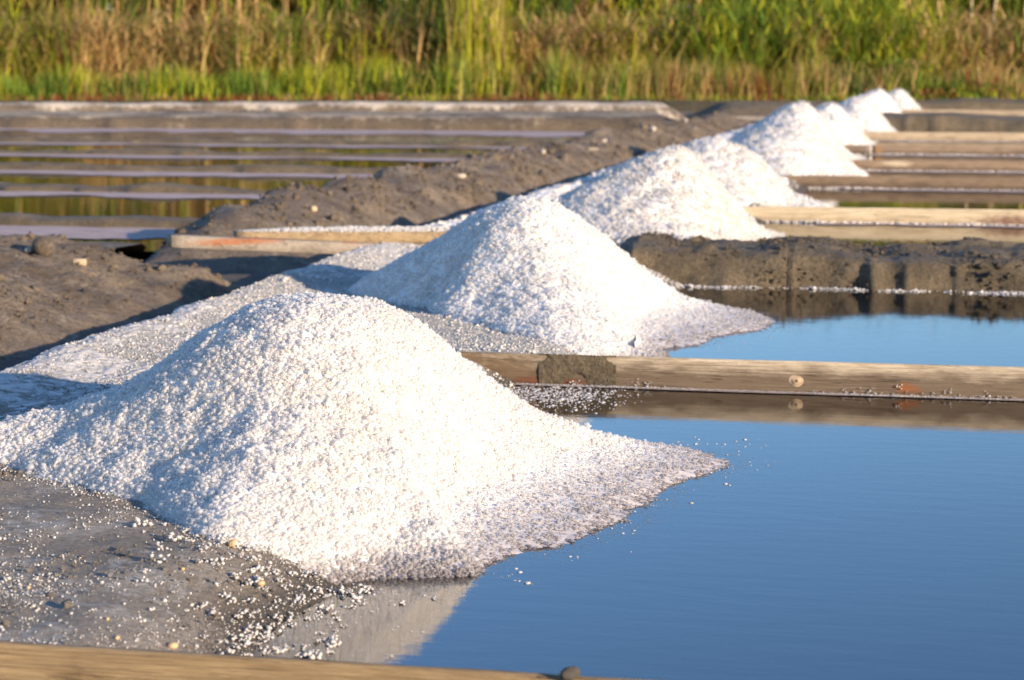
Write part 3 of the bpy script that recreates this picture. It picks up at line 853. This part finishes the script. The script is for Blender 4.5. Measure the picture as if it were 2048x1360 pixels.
# knot: a ring and a core standing slightly proud of the face
def knot(root, x, y, z, r):
    n = 22; V = []; 
    for k, (rr, yy) in enumerate([(1.35, 0.004), (1.15, 0.001), (1.0, -0.0012), (0.85, 0.0006), (0.75, -0.0012), (0.25, -0.0014)]):
        a = np.linspace(0, 2 * math.pi, n, endpoint=False)
        q = 1 + 0.08 * np.cos(2 * a + k) + 0.05 * np.sin(3 * a)
        V.append(np.stack([x + r * rr * q * np.cos(a) * 1.08, np.full(n, y + yy), z + r * rr * q * np.sin(a) * 0.9], -1))
    V = np.stack(V)
    o = mesh_np('knot', V.reshape(-1, 3) - np.array(root.location), grid_faces(6, n, True)[:, ::-1], plain('knot_wood', (0.36, 0.24, 0.14), 0.8, c2=(0.52, 0.39, 0.25)), root, smooth=True)
    return o
knot(pl2, fx[0], 6.842, fx[2], 0.019)
def smear(root, xa, xb, y, za, zb):
    nx, nz = 60, 34
    u = np.linspace(0, 1, nx); v = np.linspace(0, 1, nz)
    U, Vv = np.meshgrid(u, v, indexing='ij')
    X = xa + (xb - xa) * U; Z = za + (zb - za) * Vv
    edge = np.minimum(np.minimum(U, 1 - U) * 7, np.minimum(Vv * 4, (1.25 - Vv) * 5)) + 2.6 * fbm(X * 17, Z * 17, 7, 4)
    th = np.clip(edge, 0, 1) * (0.006 + 0.005 * fbm(X * 25 + Z * 20, Z * 45, 8, 4))
    Y = y + 0.003 - th - 0.001 * (edge > 0)
    V = np.stack([X, Y, Z], -1).reshape(-1, 3) - np.array(root.location)
    o = mesh_np('mud_smear', V, grid_faces(nx, nz), MUD_BANK, root, smooth=True)
    o['label'] = 'smear of dark mud on the plank'
sa = PY(1078, 740, 6.842); sb = PY(1232, 740, 6.842)
smear(pl2, sa[0], sb[0], 6.842, 0.003, 0.104)
rim(pl2, -1.45, 2.2, 6.840, 7000, 0.0026, 310, wide=0.02)
scum_strip('salt_scum', -1.4, 7.9, 6.840, 0.03, z=0.003, seed=311, mat=PINK)
def crust_lumps(root, y, n, x0, x1, seed):
    """lumps of salt grown onto the foot of the board"""
    x = rng.uniform(x0, x1, n)
    k = fbm(x * 3.2, 0 * x, seed, 4)
    x = x[k > -0.05]; k = k[k > -0.05]
    p = np.stack([x, np.full(len(x), y - 0.002), 0.001 + rng.random(len(x)) ** 3 * 0.022 * (0.3 + k * 2)], -1)
    q, s_ = clumped(p, np.tile([0, -1.0, 0], (len(p), 1)), 5, 0.0035, 0.0019, 0.1)
    gv, gf = crystals(q, s_, 'oct')
    o = mesh_np('salt_lumps', gv - np.array(root.location), gf, RIM, root); o['kind'] = 'stuff'
crust_lumps(pl2, 6.840, 260, -1.2, 1.6, 315)

rx3 = PY(1990, 435, 13.75)
x0_3 = -1.72
pl3 = plank(x0_3, 7.9, 13.76, 0.10, wood_mat('cream_board', (0.72, 0.58, 0.38), (0.60, 0.46, 0.27), (0.20, 0.13, 0.07), 0.3, 0.03, [(rx3[0] - x0_3 + .1, 0.03, 0.25, 0.045, (0.17, 0.075, 0.045))], dirt=0.1),
            'palest cream plank behind the wide mud bank, reddish at its right end', 303)
pl4 = plank(-1.72, 7.9, 17.207, 0.10, wood_mat('dark_board', (0.30, 0.205, 0.12), (0.19, 0.125, 0.075), (0.07, 0.045, 0.03), 0.6), 'dark weathered plank right behind the palest cream plank', 304)
pl5 = plank(-1.6, 7.9, 19.807, 0.10, wood_mat('patchy_board', (0.40, 0.28, 0.17), (0.24, 0.155, 0.095), (0.08, 0.055, 0.035), 0.6, 0.045, [(0.75, 0.05, 0.10, 0.05, (0.25, 0.10, 0.05)), (1.15, 0.07, 0.18, 0.03, CREAM)]), 'patchy brown plank with a pale streak at the foot of the fifth heap', 305)
pl6 = plank(-0.78, 7.9, 22.907, 0.10, wood_mat('grey_board', (0.38, 0.27, 0.17), (0.25, 0.17, 0.11), (0.10, 0.07, 0.045), 0.6, 0.045, [(0.0, 0.05, 0.12, 0.06, (0.38, 0.19, 0.06))]), 'grey brown plank with an orange stained end and short block beside it', 306)
o = board('plank_offcut', -1.3, -0.80, 22.87, 0.10, 0.17, 0.03, wood_mat('offcut_board', (0.30, 0.22, 0.15), (0.2, 0.14, 0.09), (0.06, 0.045, 0.03), 0.6), seed=316)
tag(o, 'short block of plank left of the orange stained plank end', 'plank', PLANK_GROUP)
pl7 = plank(-1.5, 7.9, 26.41, 0.11, wood_mat('light_board', (0.60, 0.47, 0.30), (0.46, 0.33, 0.2), (0.15, 0.10, 0.06), 0.5, 0.03), 'light plank in front of the far mud bank, behind the grey brown plank', 307)
pl8 = plank(-1.1, 7.9, 36.005, 0.12, wood_mat('far_board', (0.55, 0.42, 0.27), (0.38, 0.27, 0.17), (0.16, 0.11, 0.07), 0.4, 0.03), 'farthest pale plank, seen between the two far mud banks', 308)
for o, y, d in ((pl3, 13.748, .35), (pl4, 17.195, .35), (pl5, 19.795, .35), (pl6, 22.895, .4), (pl7, 26.398, .4)):
    rim(o, -1.2, 3.0, y, 900, 0.011, int(y * 10), wide=0.05)
    s = scum_strip('salt_scum', -0.8, 7.9, y, d * 0.6, seed=int(y * 7), mat=PINK)

# ------------------------------------------------------------------ little bridge of two timbers over the sluice
wb1 = wood_mat('bridge_timber_front', (0.36, 0.30, 0.235), (0.26, 0.21, 0.16), (0.11, 0.08, 0.055), 0.2, 0.02, [(0.30, 0.165, 0.22, 0.022, (0.33, 0.10, 0.025)), (0.78, 0.16, 0.06, 0.03, (0.30, 0.075, 0.015))], dirt=0.3)
bl = P(338, 470, 0.205); br_ = P(838, 490, 0.11)
yw = math.atan2(br_[1] - bl[1], br_[0] - bl[0])
o = board('bridge_timber', bl[0], bl[0] + np.hypot(*(br_ - bl)[:2]), bl[1], 0.205, 0.062, 0.10, wb1, seed=320, yaw=yw, sag=-0.095)
tag(o, 'grey rust stained timber bridging the sluice left of the second heap', 'timber', 'timbers over the sluice')
bl2 = P(470, 463, 0.20); br2 = P(960, 462, 0.17)
yw2 = math.atan2(br2[1] - bl2[1], br2[0] - bl2[0])
wb2 = wood_mat('bridge_timber_rear', (0.40, 0.285, 0.15), (0.28, 0.19, 0.10), (0.12, 0.075, 0.04), 0.2, 0.02, dirt=0.6)
ob2 = board('bridge_timber', bl2[0], bl2[0] + np.hypot(*(br2 - bl2)[:2]), bl2[1], 0.20, 0.06, 0.11, wb2, seed=321, yaw=yw2, sag=-0.03)
tag(ob2, 'yellowish timber with a ridge of white salt lying along its top', 'timber', 'timbers over the sluice')
n = 2600
t = rng.beta(1.6, 1.2, n)
L2 = np.hypot(*(br2 - bl2)[:2])
ridge = np.stack([bl2[0] + t * L2 * math.cos(yw2), bl2[1] + t * L2 * math.sin(yw2), np.full(n, 0.2)], -1)
o_ = rng.normal(0, 0.022, n)
ridge[:, 1] += np.clip(o_, -0.055, 0.055)
ridge[:, 2] = 0.201 - 0.03 * t + rng.random(n) * 0.022 * np.exp(-(o_ / 0.03) ** 2) * np.minimum(1, t * 3)
gv, gf = crystals(ridge, 0.0085 * rng.uniform(.6, 1.3, n), 'oct')
tag(mesh_np('salt_ridge', gv, gf, GRAIN, loc=tuple(bl2)), 'long ridge of white salt heaped along the rear timber', 'salt')
# small far bridge board
fa = P(1405, 234, 0.16); fb = P(1600, 226, 0.16)
o = board('bridge_timber', fa[0], fb[0], fa[1], 0.17, 0.06, 0.18, wood_mat('far_bridge_board', (0.42, 0.36, 0.29), (0.30, 0.25, 0.2), (0.14, 0.11, 0.08), 0.2, 0.02), seed=322, yaw=0.05)
tag(o, 'small distant board beside the far end of the berm', 'timber', 'timbers over the sluice')

# ------------------------------------------------------------------ small things lying about
from mathutils import Vector, Matrix
deps = bpy.context.evaluated_depsgraph_get()
def ray_down(px_, py_):
    """where the sight line through a photo pixel meets what is built so far"""
    deps.update()
    d = _f + _r * (px_ - 1024) / FPX - _u * (py_ - 680) / FPX
    hit, loc, nor, idx, ob, mt = sc.ray_cast(deps, Vector((0, 0, CAM_H)), Vector(d).normalized())
    return np.array(loc) if hit else P(px_, py_, 0.1)
def stone(px_, py_, size, mat, name, label, cat, group, squash=(1, 0.8, 0.7), blocky=False, seed=0):
    c = ray_down(px_, py_)
    nu, nv = 9, 12
    ph = np.linspace(0, math.pi, nu); th = np.linspace(0, 2 * math.pi, nv, endpoint=False)
    A, B = np.meshgrid(ph, th, indexing='ij')
    v = np.stack([np.sin(A) * np.cos(B), np.sin(A) * np.sin(B), np.cos(A)], -1)
    if blocky:
        v = np.sign(v) * np.abs(v) ** 0.45
    v = v * (1 + 0.13 * fbm(v[..., 0] * 2 + seed, v[..., 1] * 2 + v[..., 2], 400 + seed, 3))[..., None]
    v = v * size / 2 * np.array(squash)
    a = seed * 0.8
    v = np.stack([v[..., 0] * math.cos(a) - v[..., 1] * math.sin(a), v[..., 0] * math.sin(a) + v[..., 1] * math.cos(a), v[..., 2]], -1)
    c = c + np.array([0, 0, size * squash[2] * 0.32])
    o = mesh_np(name, v.reshape(-1, 3), grid_faces(nu, nv, True), mat, smooth=True)
    o.location = c
    return tag(o, label, cat, group)
PEG = plain('pale_wood', (0.60, 0.44, 0.28), 0.8, c2=(0.46, 0.32, 0.19), scale=25)
PALE = plain('pale_stone', (0.55, 0.47, 0.37), 0.8, c2=(0.40, 0.32, 0.24), scale=25)
def peg(px_, py_, length, rad, label):
    c = ray_down(px_, py_)
    n = 14; a = np.linspace(0, 2 * math.pi, n, endpoint=False)
    rings = [(-.5, .0), (-.5, .9), (-.47, 1.0), (0, 1.02), (.47, 1.0), (.5, .9), (.5, 0)]
    V = np.stack([np.stack([np.full(n, x * length), rad * r * np.cos(a), rad * r * np.sin(a)], -1) for x, r in rings])
    o = mesh_np('wood_peg', V.reshape(-1, 3), grid_faces(len(rings), n, True), PEG)
    o.location = c + np.array([0, 0, rad * 0.6]); o.rotation_euler = (0, 0.05, 0.15)
    return tag(o, label, 'peg')
peg(160, 529, 0.055, 0.017, 'short pale round peg of wood lying on the near mud berm')
stone(625, 421, 0.062, PEG, 'pale_block', 'tan block of wood on the berm at the end of the lilac strip', 'block', None, (1, .7, .55), True, 3)
BG = 'pale stones along the berm'
stone(922, 356, 0.075, PALE, 'pale_stone', 'broad flat pale stone on the berm crest above the second heap', 'stone', BG, (1.2, .8, .6), False, 1)
stone(1086, 308, 0.06, PALE, 'pale_stone', 'round pale stone at the end of the thin lilac strip', 'stone', BG, (1, .9, .9), False, 2)
stone(1180, 300, 0.10, PALE, 'pale_stone', 'long pale sliver lying aslant on the berm face', 'stone', BG, (1.6, .5, .3), False, 4)
stone(1208, 284, 0.06, PALE, 'pale_stone', 'small pale stone just above the slanting sliver', 'stone', BG, (1.1, .8, .7), False, 5)
stone(1306, 262, 0.09, PALE, 'pale_stone', 'largest pale stone on the far part of the berm', 'stone', BG, (1.1, .8, .8), False, 6)
stone(1370, 244, 0.08, PALE, 'pale_stone', 'farthest pale stone on the berm, near the small distant board', 'stone', BG, (1.1, .8, .7), False, 7)
stone(58, 505, 0.045, PALE, 'pale_stone', 'whitish stone in the hollow at the left edge of the near berm', 'stone', BG, (1, .8, .7), False, 8)
MUDC = plain('dark_mud_clod', (0.09, 0.075, 0.055), 0.8, c2=(0.04, 0.032, 0.025), scale=60)
stone(1140, 1356, 0.032, MUDC, 'mud_clod', 'dark clod of mud sitting on the bottom plank', 'clod', None, (1.3, .8, .7), False, 9)
stone(88, 508, 0.11, MUD_BERM, 'mud_lump', 'big rounded lump of mud on the near berm', 'lump', None, (1.2, 1, .9), False, 10)
OCH = plain('ochre_pebble', (0.50, 0.26, 0.08), 0.5, c2=(0.62, 0.45, 0.25), scale=80)
PG = 'ochre pebbles on the near mud'
for k, (x, y, s, lab) in enumerate([(345, 1296, 0.018, 'tan pebble at the top edge of the bottom plank'), (235, 1278, 0.010, 'ochre pebble a little left of the tan pebble by the plank'),
      (310, 1122, 0.011, 'ochre pebble in the middle of the mud left of the snail shell'), (365, 1140, 0.010, 'ochre pebble on the dark mud, nearest to the snail shell on its lower left'),
      (522, 1170, 0.016, 'pale tan pebble in the dark hollow below the snail shell'), (57, 1177, 0.009, 'ochre pebble at the left edge of the mud'), (215, 1240, 0.009, 'small orange pebble low on the mud')]):
    stone(x, y, s, OCH, 'pebble', lab, 'pebble', PG, (1.1, .8, .7), False, 20 + k)
def snail(px_, py_, r):
    c = ray_down(px_, py_) + np.array([0, 0, r * 0.6])
    n = 90; m = 12
    s = np.linspace(0, 1, n); a = s * 2 * math.pi * 2.6
    rr = r * 0.62 * (0.12 + 0.88 * s); tube = r * 0.55 * (0.1 + 0.9 * s)
    cx = rr * np.cos(a) * 0.75; cz = rr * np.sin(a) * 0.75; cy = -r * 0.55 * (1 - s)
    b = np.linspace(0, 2 * math.pi, m, endpoint=False)
    X = cx[:, None] + tube[:, None] * np.cos(b)[None] * np.cos(a)[:, None]
    Z = cz[:, None] + tube[:, None] * np.cos(b)[None] * np.sin(a)[:, None]
    Y = cy[:, None] + tube[:, None] * np.sin(b)[None]
    mt = NT('snail_shell'); v = mt.coord()
    mt.l(mt.mix(mt.ramp(mt.noise(v, 120, 3), [(0.4, 0.0), (0.6, 1.0)]), (0.55, 0.28, 0.06), (0.66, 0.52, 0.36)), mt.b.inputs['Base Color'])
    mt.b.inputs['Roughness'].default_value = 0.35
    o = mesh_np('snail_shell', np.stack([X, Y, Z], -1).reshape(-1, 3), grid_faces(n, m, True), mt.m, smooth=True)
    o.location = c
    tag(o, 'orange and white snail shell among loose crystals at the foot of the nearest heap', 'shell')
snail(468, 1096, 0.0125)

# floating salt crystals on the brine
def floating():
    pts = []
    for (x, y, sx, sy, n) in [(1420, 887, 55, 5, 60), (1475, 908, 40, 12, 45), (1400, 935, 60, 18, 120), (1300, 990, 60, 22, 60), (1230, 1062, 40, 12, 45), (1120, 1110, 50, 8, 30), (1010, 1146, 18, 5, 22),
                              (1032, 1161, 5, 1, 6), (1068, 1166, 6, 1, 6), (1098, 1166, 4, 1, 4), (815, 1258, 14, 3, 14), (840, 1252, 14, 8, 6), (720, 1180, 70, 18, 70), (640, 1260, 50, 30, 60), (660, 1225, 30, 20, 30),
                              (1560, 650, 60, 10, 60), (1480, 685, 50, 6, 40), (1440, 703, 20, 2, 25), (1170, 790, 45, 12, 1100), (1110, 792, 45, 14, 1300), (1050, 785, 30, 10, 1000)]:
        for k in range(n):
            pts.append(P(rng.normal(x, sx), rng.normal(y, sy), 0.0005))
    p = np.array(pts)
    p = p[rng.random(len(p)) < 0.4]
    gv, gf = crystals(p, 0.0026 * rng.lognormal(0, .45, len(p)), 'ico', 0.35)
    tag(mesh_np('floating_salt', gv, gf, WET), kind='stuff')
floating()
# salt rim along the foot of the near mud bank
n = 6000
x = rng.uniform(-1.3, 3.5, n)
kp = rng.random(n) < np.clip(0.35 + 1.6 * fbm(x * 4, 0 * x, 501, 4), 0.05, 1)
x = x[kp]; n = len(x)
p = np.stack([x, 9.89 + 0.12 * (x + 1.75) / 10.25 - rng.random(n) * 0.05 * (1 + fbm(x * 3, 0 * x, 500, 3)), 0.001 + 0.006 * rng.random(n) ** 3], -1)
gv, gf = crystals(p, 0.0042 * rng.lognormal(0, .4, n), 'cub', 0.6)
tag(mesh_np('salt_rim', gv, gf, RIM), kind='stuff')

# ------------------------------------------------------------------ reeds and grass
GREEN, YGREEN, OLIVE, DGREEN = (0.19, 0.28, 0.035), (0.44, 0.44, 0.035), (0.36, 0.30, 0.07), (0.10, 0.145, 0.028)
STRAW, DRY, RED = (0.70, 0.48, 0.20), (0.52, 0.33, 0.14), (0.32, 0.11, 0.04)
PAL = np.array([GREEN, YGREEN, OLIVE, DGREEN, STRAW, DRY, RED])
LEN = 0
def pick(wts, n):
    wts = np.asarray(wts, float)
    if wts.ndim == 1: wts = np.tile(wts, (n, 1))
    cw = np.cumsum(wts / wts.sum(1, keepdims=True), 1)
    i = (rng.random((n, 1)) > cw).sum(1)
    i = np.clip(i, 0, len(PAL) - 1)
    return PAL[i] * rng.uniform(0.7, 1.3, (n, 1)) * rng.uniform(0.92, 1.08, (n, 3))
def at_meadow(u_px, depth):
    """ground points at photo column u_px, depth metres behind the meadow edge"""
    a = np.array([P(x, 200, 0.14) for x in (0, 2048)])
    t = u_px / 2048
    p = a[0][None] + (a[1] - a[0])[None] * t[:, None]
    d = p[:, :2] / np.linalg.norm(p[:, :2], axis=1)[:, None]
    q = p.copy(); q[:, :2] += d * depth[:, None]; q[:, 2] = 0.12
    return q
def clumpy(wt, u, dep):
    """plants of one kind stand together"""
    w_ = wt.copy()
    for j in range(7):
        w_[:, j] = wt[:, j] * np.exp(5.0 * fbm(u / 85.0 + 31 * j, dep * 0.6, 640 + j, 4, 0.6))
    return w_
def clump_noise(u, dep, seed):
    return fbm(u / 46.0, dep * 0.9, seed, 3)
def patch(name, n, ufn, dfn, hfn, wd, wts, lean=(0.05, 0.3), droop=(0.0, 0.35)):
    u = ufn(n); dep = dfn(n)
    b = at_meadow(u, dep)
    h = hfn(u, n)
    V, T = blades(b, h, wd * rng.uniform(.6, 1.4, n), rng.uniform(*lean, n), rng.uniform(0, 2 * math.pi, n), rng.uniform(*droop, n))
    wt = clumpy(wts(u), u, dep)
    col = np.repeat(pick(wt, n), 7, 0)
    return V, T, col
def stuff_obj(name, parts):
    V, T = join([(v, t) for v, t, c in parts])
    col = np.concatenate([c for v, t, c in parts])
    return tag(mesh_np(name, V, T, LEAF, col=col), kind='stuff')
U0, U1 = -1100, 3100
def uni(n): return rng.uniform(U0, U1, n)
def W(u, keys):
    """colour weights by photo column"""
    xs = [k[0] for k in keys]
    return np.stack([np.interp(u, xs, [k[1][j] for k in keys]) for j in range(7)], -1)
# weights order: GREEN, YGREEN, OLIVE, DGREEN, STRAW, DRY, RED
front_w = lambda u: W(u, [(0, (4, 5, 1, .5, .6, .3, .2)), (700, (5, 3, 1, 1, .4, .2, .1)), (1080, (5, 2.5, 1, 1.5, .5, .4, .2)), (1250, (2, 1, 2, 2, 1.5, 2, .5)), (1600, (1, 1, 2, 1, 3, 2.5, .4)), (1850, (2, 1, 2, 2, 1, 2, 1)), (2048, (2, 1, 2, 1, 1.5, 3, 1))])
fh = lambda u, n: np.interp(u, [0, 300, 700, 1000, 1200, 1500, 2048], [.62, .65, .72, .85, .85, .75, .6]) * rng.uniform(.45, 1.2, n) * (1 + 0.45 * fbm(u / 70, 0 * u, 600, 4))
stuff_obj('meadow_grass', [
    patch('g', 32000, uni, lambda n: rng.uniform(0.1, 2.6, n), fh, 0.022, front_w, (0.02, 0.35), (0, 0.4)),
    patch('g', 7000, uni, lambda n: rng.uniform(-0.35, 0.5, n), lambda u, n: rng.uniform(.05, .2, n), 0.022, lambda u: W(u, [(0, (1, 2, 1, 0, .6, 1.5, 4)), (500, (.5, .6, 1, 0, .6, 1.5, 5)), (1000, (.6, .4, 1, .3, .6, 2, 3)), (1300, (2, 3, 2, 1, .3, .5, .5)), (2048, (2, 3, 2, 1, .3, 1, 1))]), (0.1, 0.6), (0, 0.4))])
mid_w = lambda u: W(u, [(0, (.8, 1.6, 2, .6, 3, 2.6, .2)), (350, (.5, 1, 1.5, .5, 3.5, 3, .2)), (850, (.5, 1, 2, .8, 3.5, 2, .1)), (950, (1, 3, 1, 1, 2.5, 1, 0)), (1150, (.3, .5, 1, .6, 4.5, 2.5, .1)), (1350, (1.5, 1, 2, 1.5, 2.5, 1.5, 0)), (1500, (3, 4, 2, .8, 1.8, .8, 0)), (1800, (3, 3.5, 2, .9, 1.5, .8, 0)), (1900, (1.5, 1.5, 2, 1, 2.5, 2, .3)), (2048, (1.5, 1, 2, 1, 2.5, 2.5, .5))])
mh = lambda u, n: np.interp(u, [0, 900, 1100, 1400, 2048], [1.75, 1.7, 1.6, 1.65, 1.6]) * rng.uniform(.5, 1.15, n) * (1 + 0.6 * fbm(u / 90, 0 * u, 610, 4))
def leaves_on(n, dfn, hmin, hmax, L, wd, wts):
    u = uni(n); dep = dfn(n); b = at_meadow(u, dep); b[:, 2] += rng.uniform(hmin, hmax, n)
    V, T = blades(b, L * rng.uniform(.5, 1.3, n), wd * rng.uniform(.6, 1.3, n), rng.uniform(.2, 1.0, n), rng.uniform(0, 2 * math.pi, n), rng.uniform(.2, .9, n))
    return V, T, np.repeat(pick(clumpy(wts(u), u, dep), n), 7, 0)
stuff_obj('dry_reeds', [
    patch('r', 13000, uni, lambda n: rng.uniform(1.6, 5.0, n), mh, 0.026, mid_w, (0.02, 0.4), (0, 0.5)),
    leaves_on(30000, lambda n: rng.uniform(1.6, 5.0, n), 0.3, 1.5, 0.5, 0.034, mid_w)])
back_w = lambda u: W(u, [(0, (1.5, 3, 2, 1.5, 1.6, 1, 0)), (400, (1, 1.2, 2, 1.5, 2.5, 1.5, 0)), (860, (1, 1, 1, 3, 1, .6, 0)), (940, (2, 5, 1, .6, 1, .2, 0)), (1150, (.5, 1, 1.5, 1.5, 3, 1.5, 0)), (1380, (2, 1.5, 1, 3, 1, .5, 0)), (1500, (4, 5.5, 1, 1, .8, .2, 0)), (2048, (4, 7, 1.5, .8, .8, .2, 0))])
stuff_obj('tall_cane', [
    patch('c', 8000, uni, lambda n: rng.uniform(4.5, 10.0, n), lambda u, n: 4.3 * rng.uniform(.6, 1.2, n), 0.04, back_w, (0.02, 0.12), (0, 0.18)),
    leaves_on(42000, lambda n: rng.uniform(4.5, 10.0, n), 0.4, 4.0, 0.75, 0.06, back_w)])

def clump(px_, depth, n, h, spread, wd, wts, name, label, cat, lean=(0.02, .2), droop=(0, .3), nleaf=0, leafL=.4):
    c = at_meadow(np.array([px_], float), np.array([depth]))[0]
    root = empty(name, c); tag(root, label, cat)
    b = np.zeros((n, 3)); b[:, :2] = rng.normal(0, spread, (n, 2))
    V, T = blades(b, h * rng.uniform(.6, 1.15, n), wd * rng.uniform(.7, 1.3, n), rng.uniform(*lean, n), rng.uniform(0, 2 * math.pi, n), rng.uniform(*droop, n))
    o = mesh_np('stems', V, T, LEAF, col=np.repeat(pick(wts, n), 7, 0)); o.parent = root; o['kind'] = 'stuff'
    if nleaf:
        b = np.stack([rng.normal(0, spread * 1.3, nleaf), rng.normal(0, spread, nleaf), h * rng.uniform(.1, .95, nleaf)], -1)
        V, T = blades(b, leafL * rng.uniform(.6, 1.3, nleaf), wd * 1.3 * rng.uniform(.7, 1.3, nleaf), rng.uniform(.2, .8, nleaf), rng.uniform(0, 2 * math.pi, nleaf), rng.uniform(.1, .6, nleaf))
        o = mesh_np('leaves', V, T, LEAF, col=np.repeat(pick(wts, nleaf), 7, 0)); o.parent = root; o['kind'] = 'stuff'
    return root
clump(945, 1.7, 260, 2.7, 0.24, 0.03, (1, 7, .5, 0, 2, 0, 0), 'reed_clump', 'tall bright yellow green clump of reeds at the top beside the dark gap', 'reeds', (0.01, .12), (0, .12), 60, .6)
clump(805, 2.8, 50, 2.6, 0.12, 0.03, (.4, 3, 1, 0, 5, 0, 0), 'reed_clump', 'thin straw yellow reed clump left of the dark gap at the top', 'reeds', (0.01, .1), (0, .1), 20, .5)
clump(880, 2.0, 90, 2.2, 0.28, 0.03, (1, 0, .3, 9, 0, 0, 0), 'gap_shade_shrub', 'dark green leaves standing for the shade in the gap left of the bright yellow green reeds', 'bush', (0.05, .4), (0, .3), 700, .3)  # dark leaf colour stands in for the shade in the gap between the reeds
clump(1440, 2.4, 160, 1.9, 0.55, 0.03, (6, 3, .5, 1.5, 0, 0, 0), 'green_bush', 'green leafy bush at the top, left of the one above the tall pointed heap', 'bush', (0.05, .5), (0, .4), 900, .35)
clump(1590, 2.6, 160, 2.0, 0.6, 0.03, (5, 5, .5, 1, 0, 0, 0), 'green_bush', 'bright leafy bush above the tall pointed heap', 'bush', (0.05, .5), (0, .4), 900, .35)
clump(1760, 2.4, 200, 2.3, 0.6, 0.03, (3, 8, .5, .6, .2, 0, 0), 'green_bush', 'tallest yellow green bush above the two farthest heaps', 'bush', (0.03, .35), (0, .3), 900, .4)
clump(1810, 0.9, 160, 0.75, 0.22, 0.03, (1, .3, 2, 2, .6, .3, 0), 'grey_green_bush', 'grey green bush between the reeds right of the farthest salt heaps', 'bush', (0.1, .6), (0, .4), 260, .25)
clump(1935, 0.3, 120, 0.28, 0.25, 0.03, (5, 3, .5, 1, 0, 0, 0), 'low_bush', 'low bright green bush on the far right mud bank', 'bush', (0.1, .7), (0, .4), 160, .15)
clump(1872, 0.2, 90, 0.22, 0.18, 0.025, (.2, 0, .4, .3, .2, 1, 5), 'low_bush', 'low red brown bush beside the bright green one', 'bush', (0.1, .7), (0, .4), 120, .12)
clump(770, 0.0, 60, 0.14, 0.10, 0.022, (.1, 0, .3, 0, 2, 3, 1), 'dry_tuft', 'small pale brown dry tuft at the foot of the green grass', 'tuft', (0.2, .8), (0, .4), 60, .1)
for k, (x, lab) in enumerate([(1930, 'left one of the pale dead stalks at the top right'), (1965, 'right one of the pale dead stalks at the top right')]):
    c = at_meadow(np.array([x], float), np.array([4.6]))[0]
    a = np.linspace(0, 2 * math.pi, 7, endpoint=False); zz = np.linspace(0, 2.6, 9)
    V = np.stack([np.stack([0.03 * (1 - .2 * z / 2.6) * np.cos(a) + 0.03 * math.sin(z * 2 + k) + (0.05 if k == 0 else .12) * z, 0.03 * np.sin(a), np.full(7, z)], -1) for z in zz])
    o = mesh_np('dead_stalk', V.reshape(-1, 3), grid_faces(9, 7, True), plain('dead_stalk_bark', (0.55, 0.42, 0.30), 0.8, c2=(0.45, .33, .22), scale=10), smooth=True)
    o.location = c; tag(o, lab, 'stalk', 'pale dead stalks')
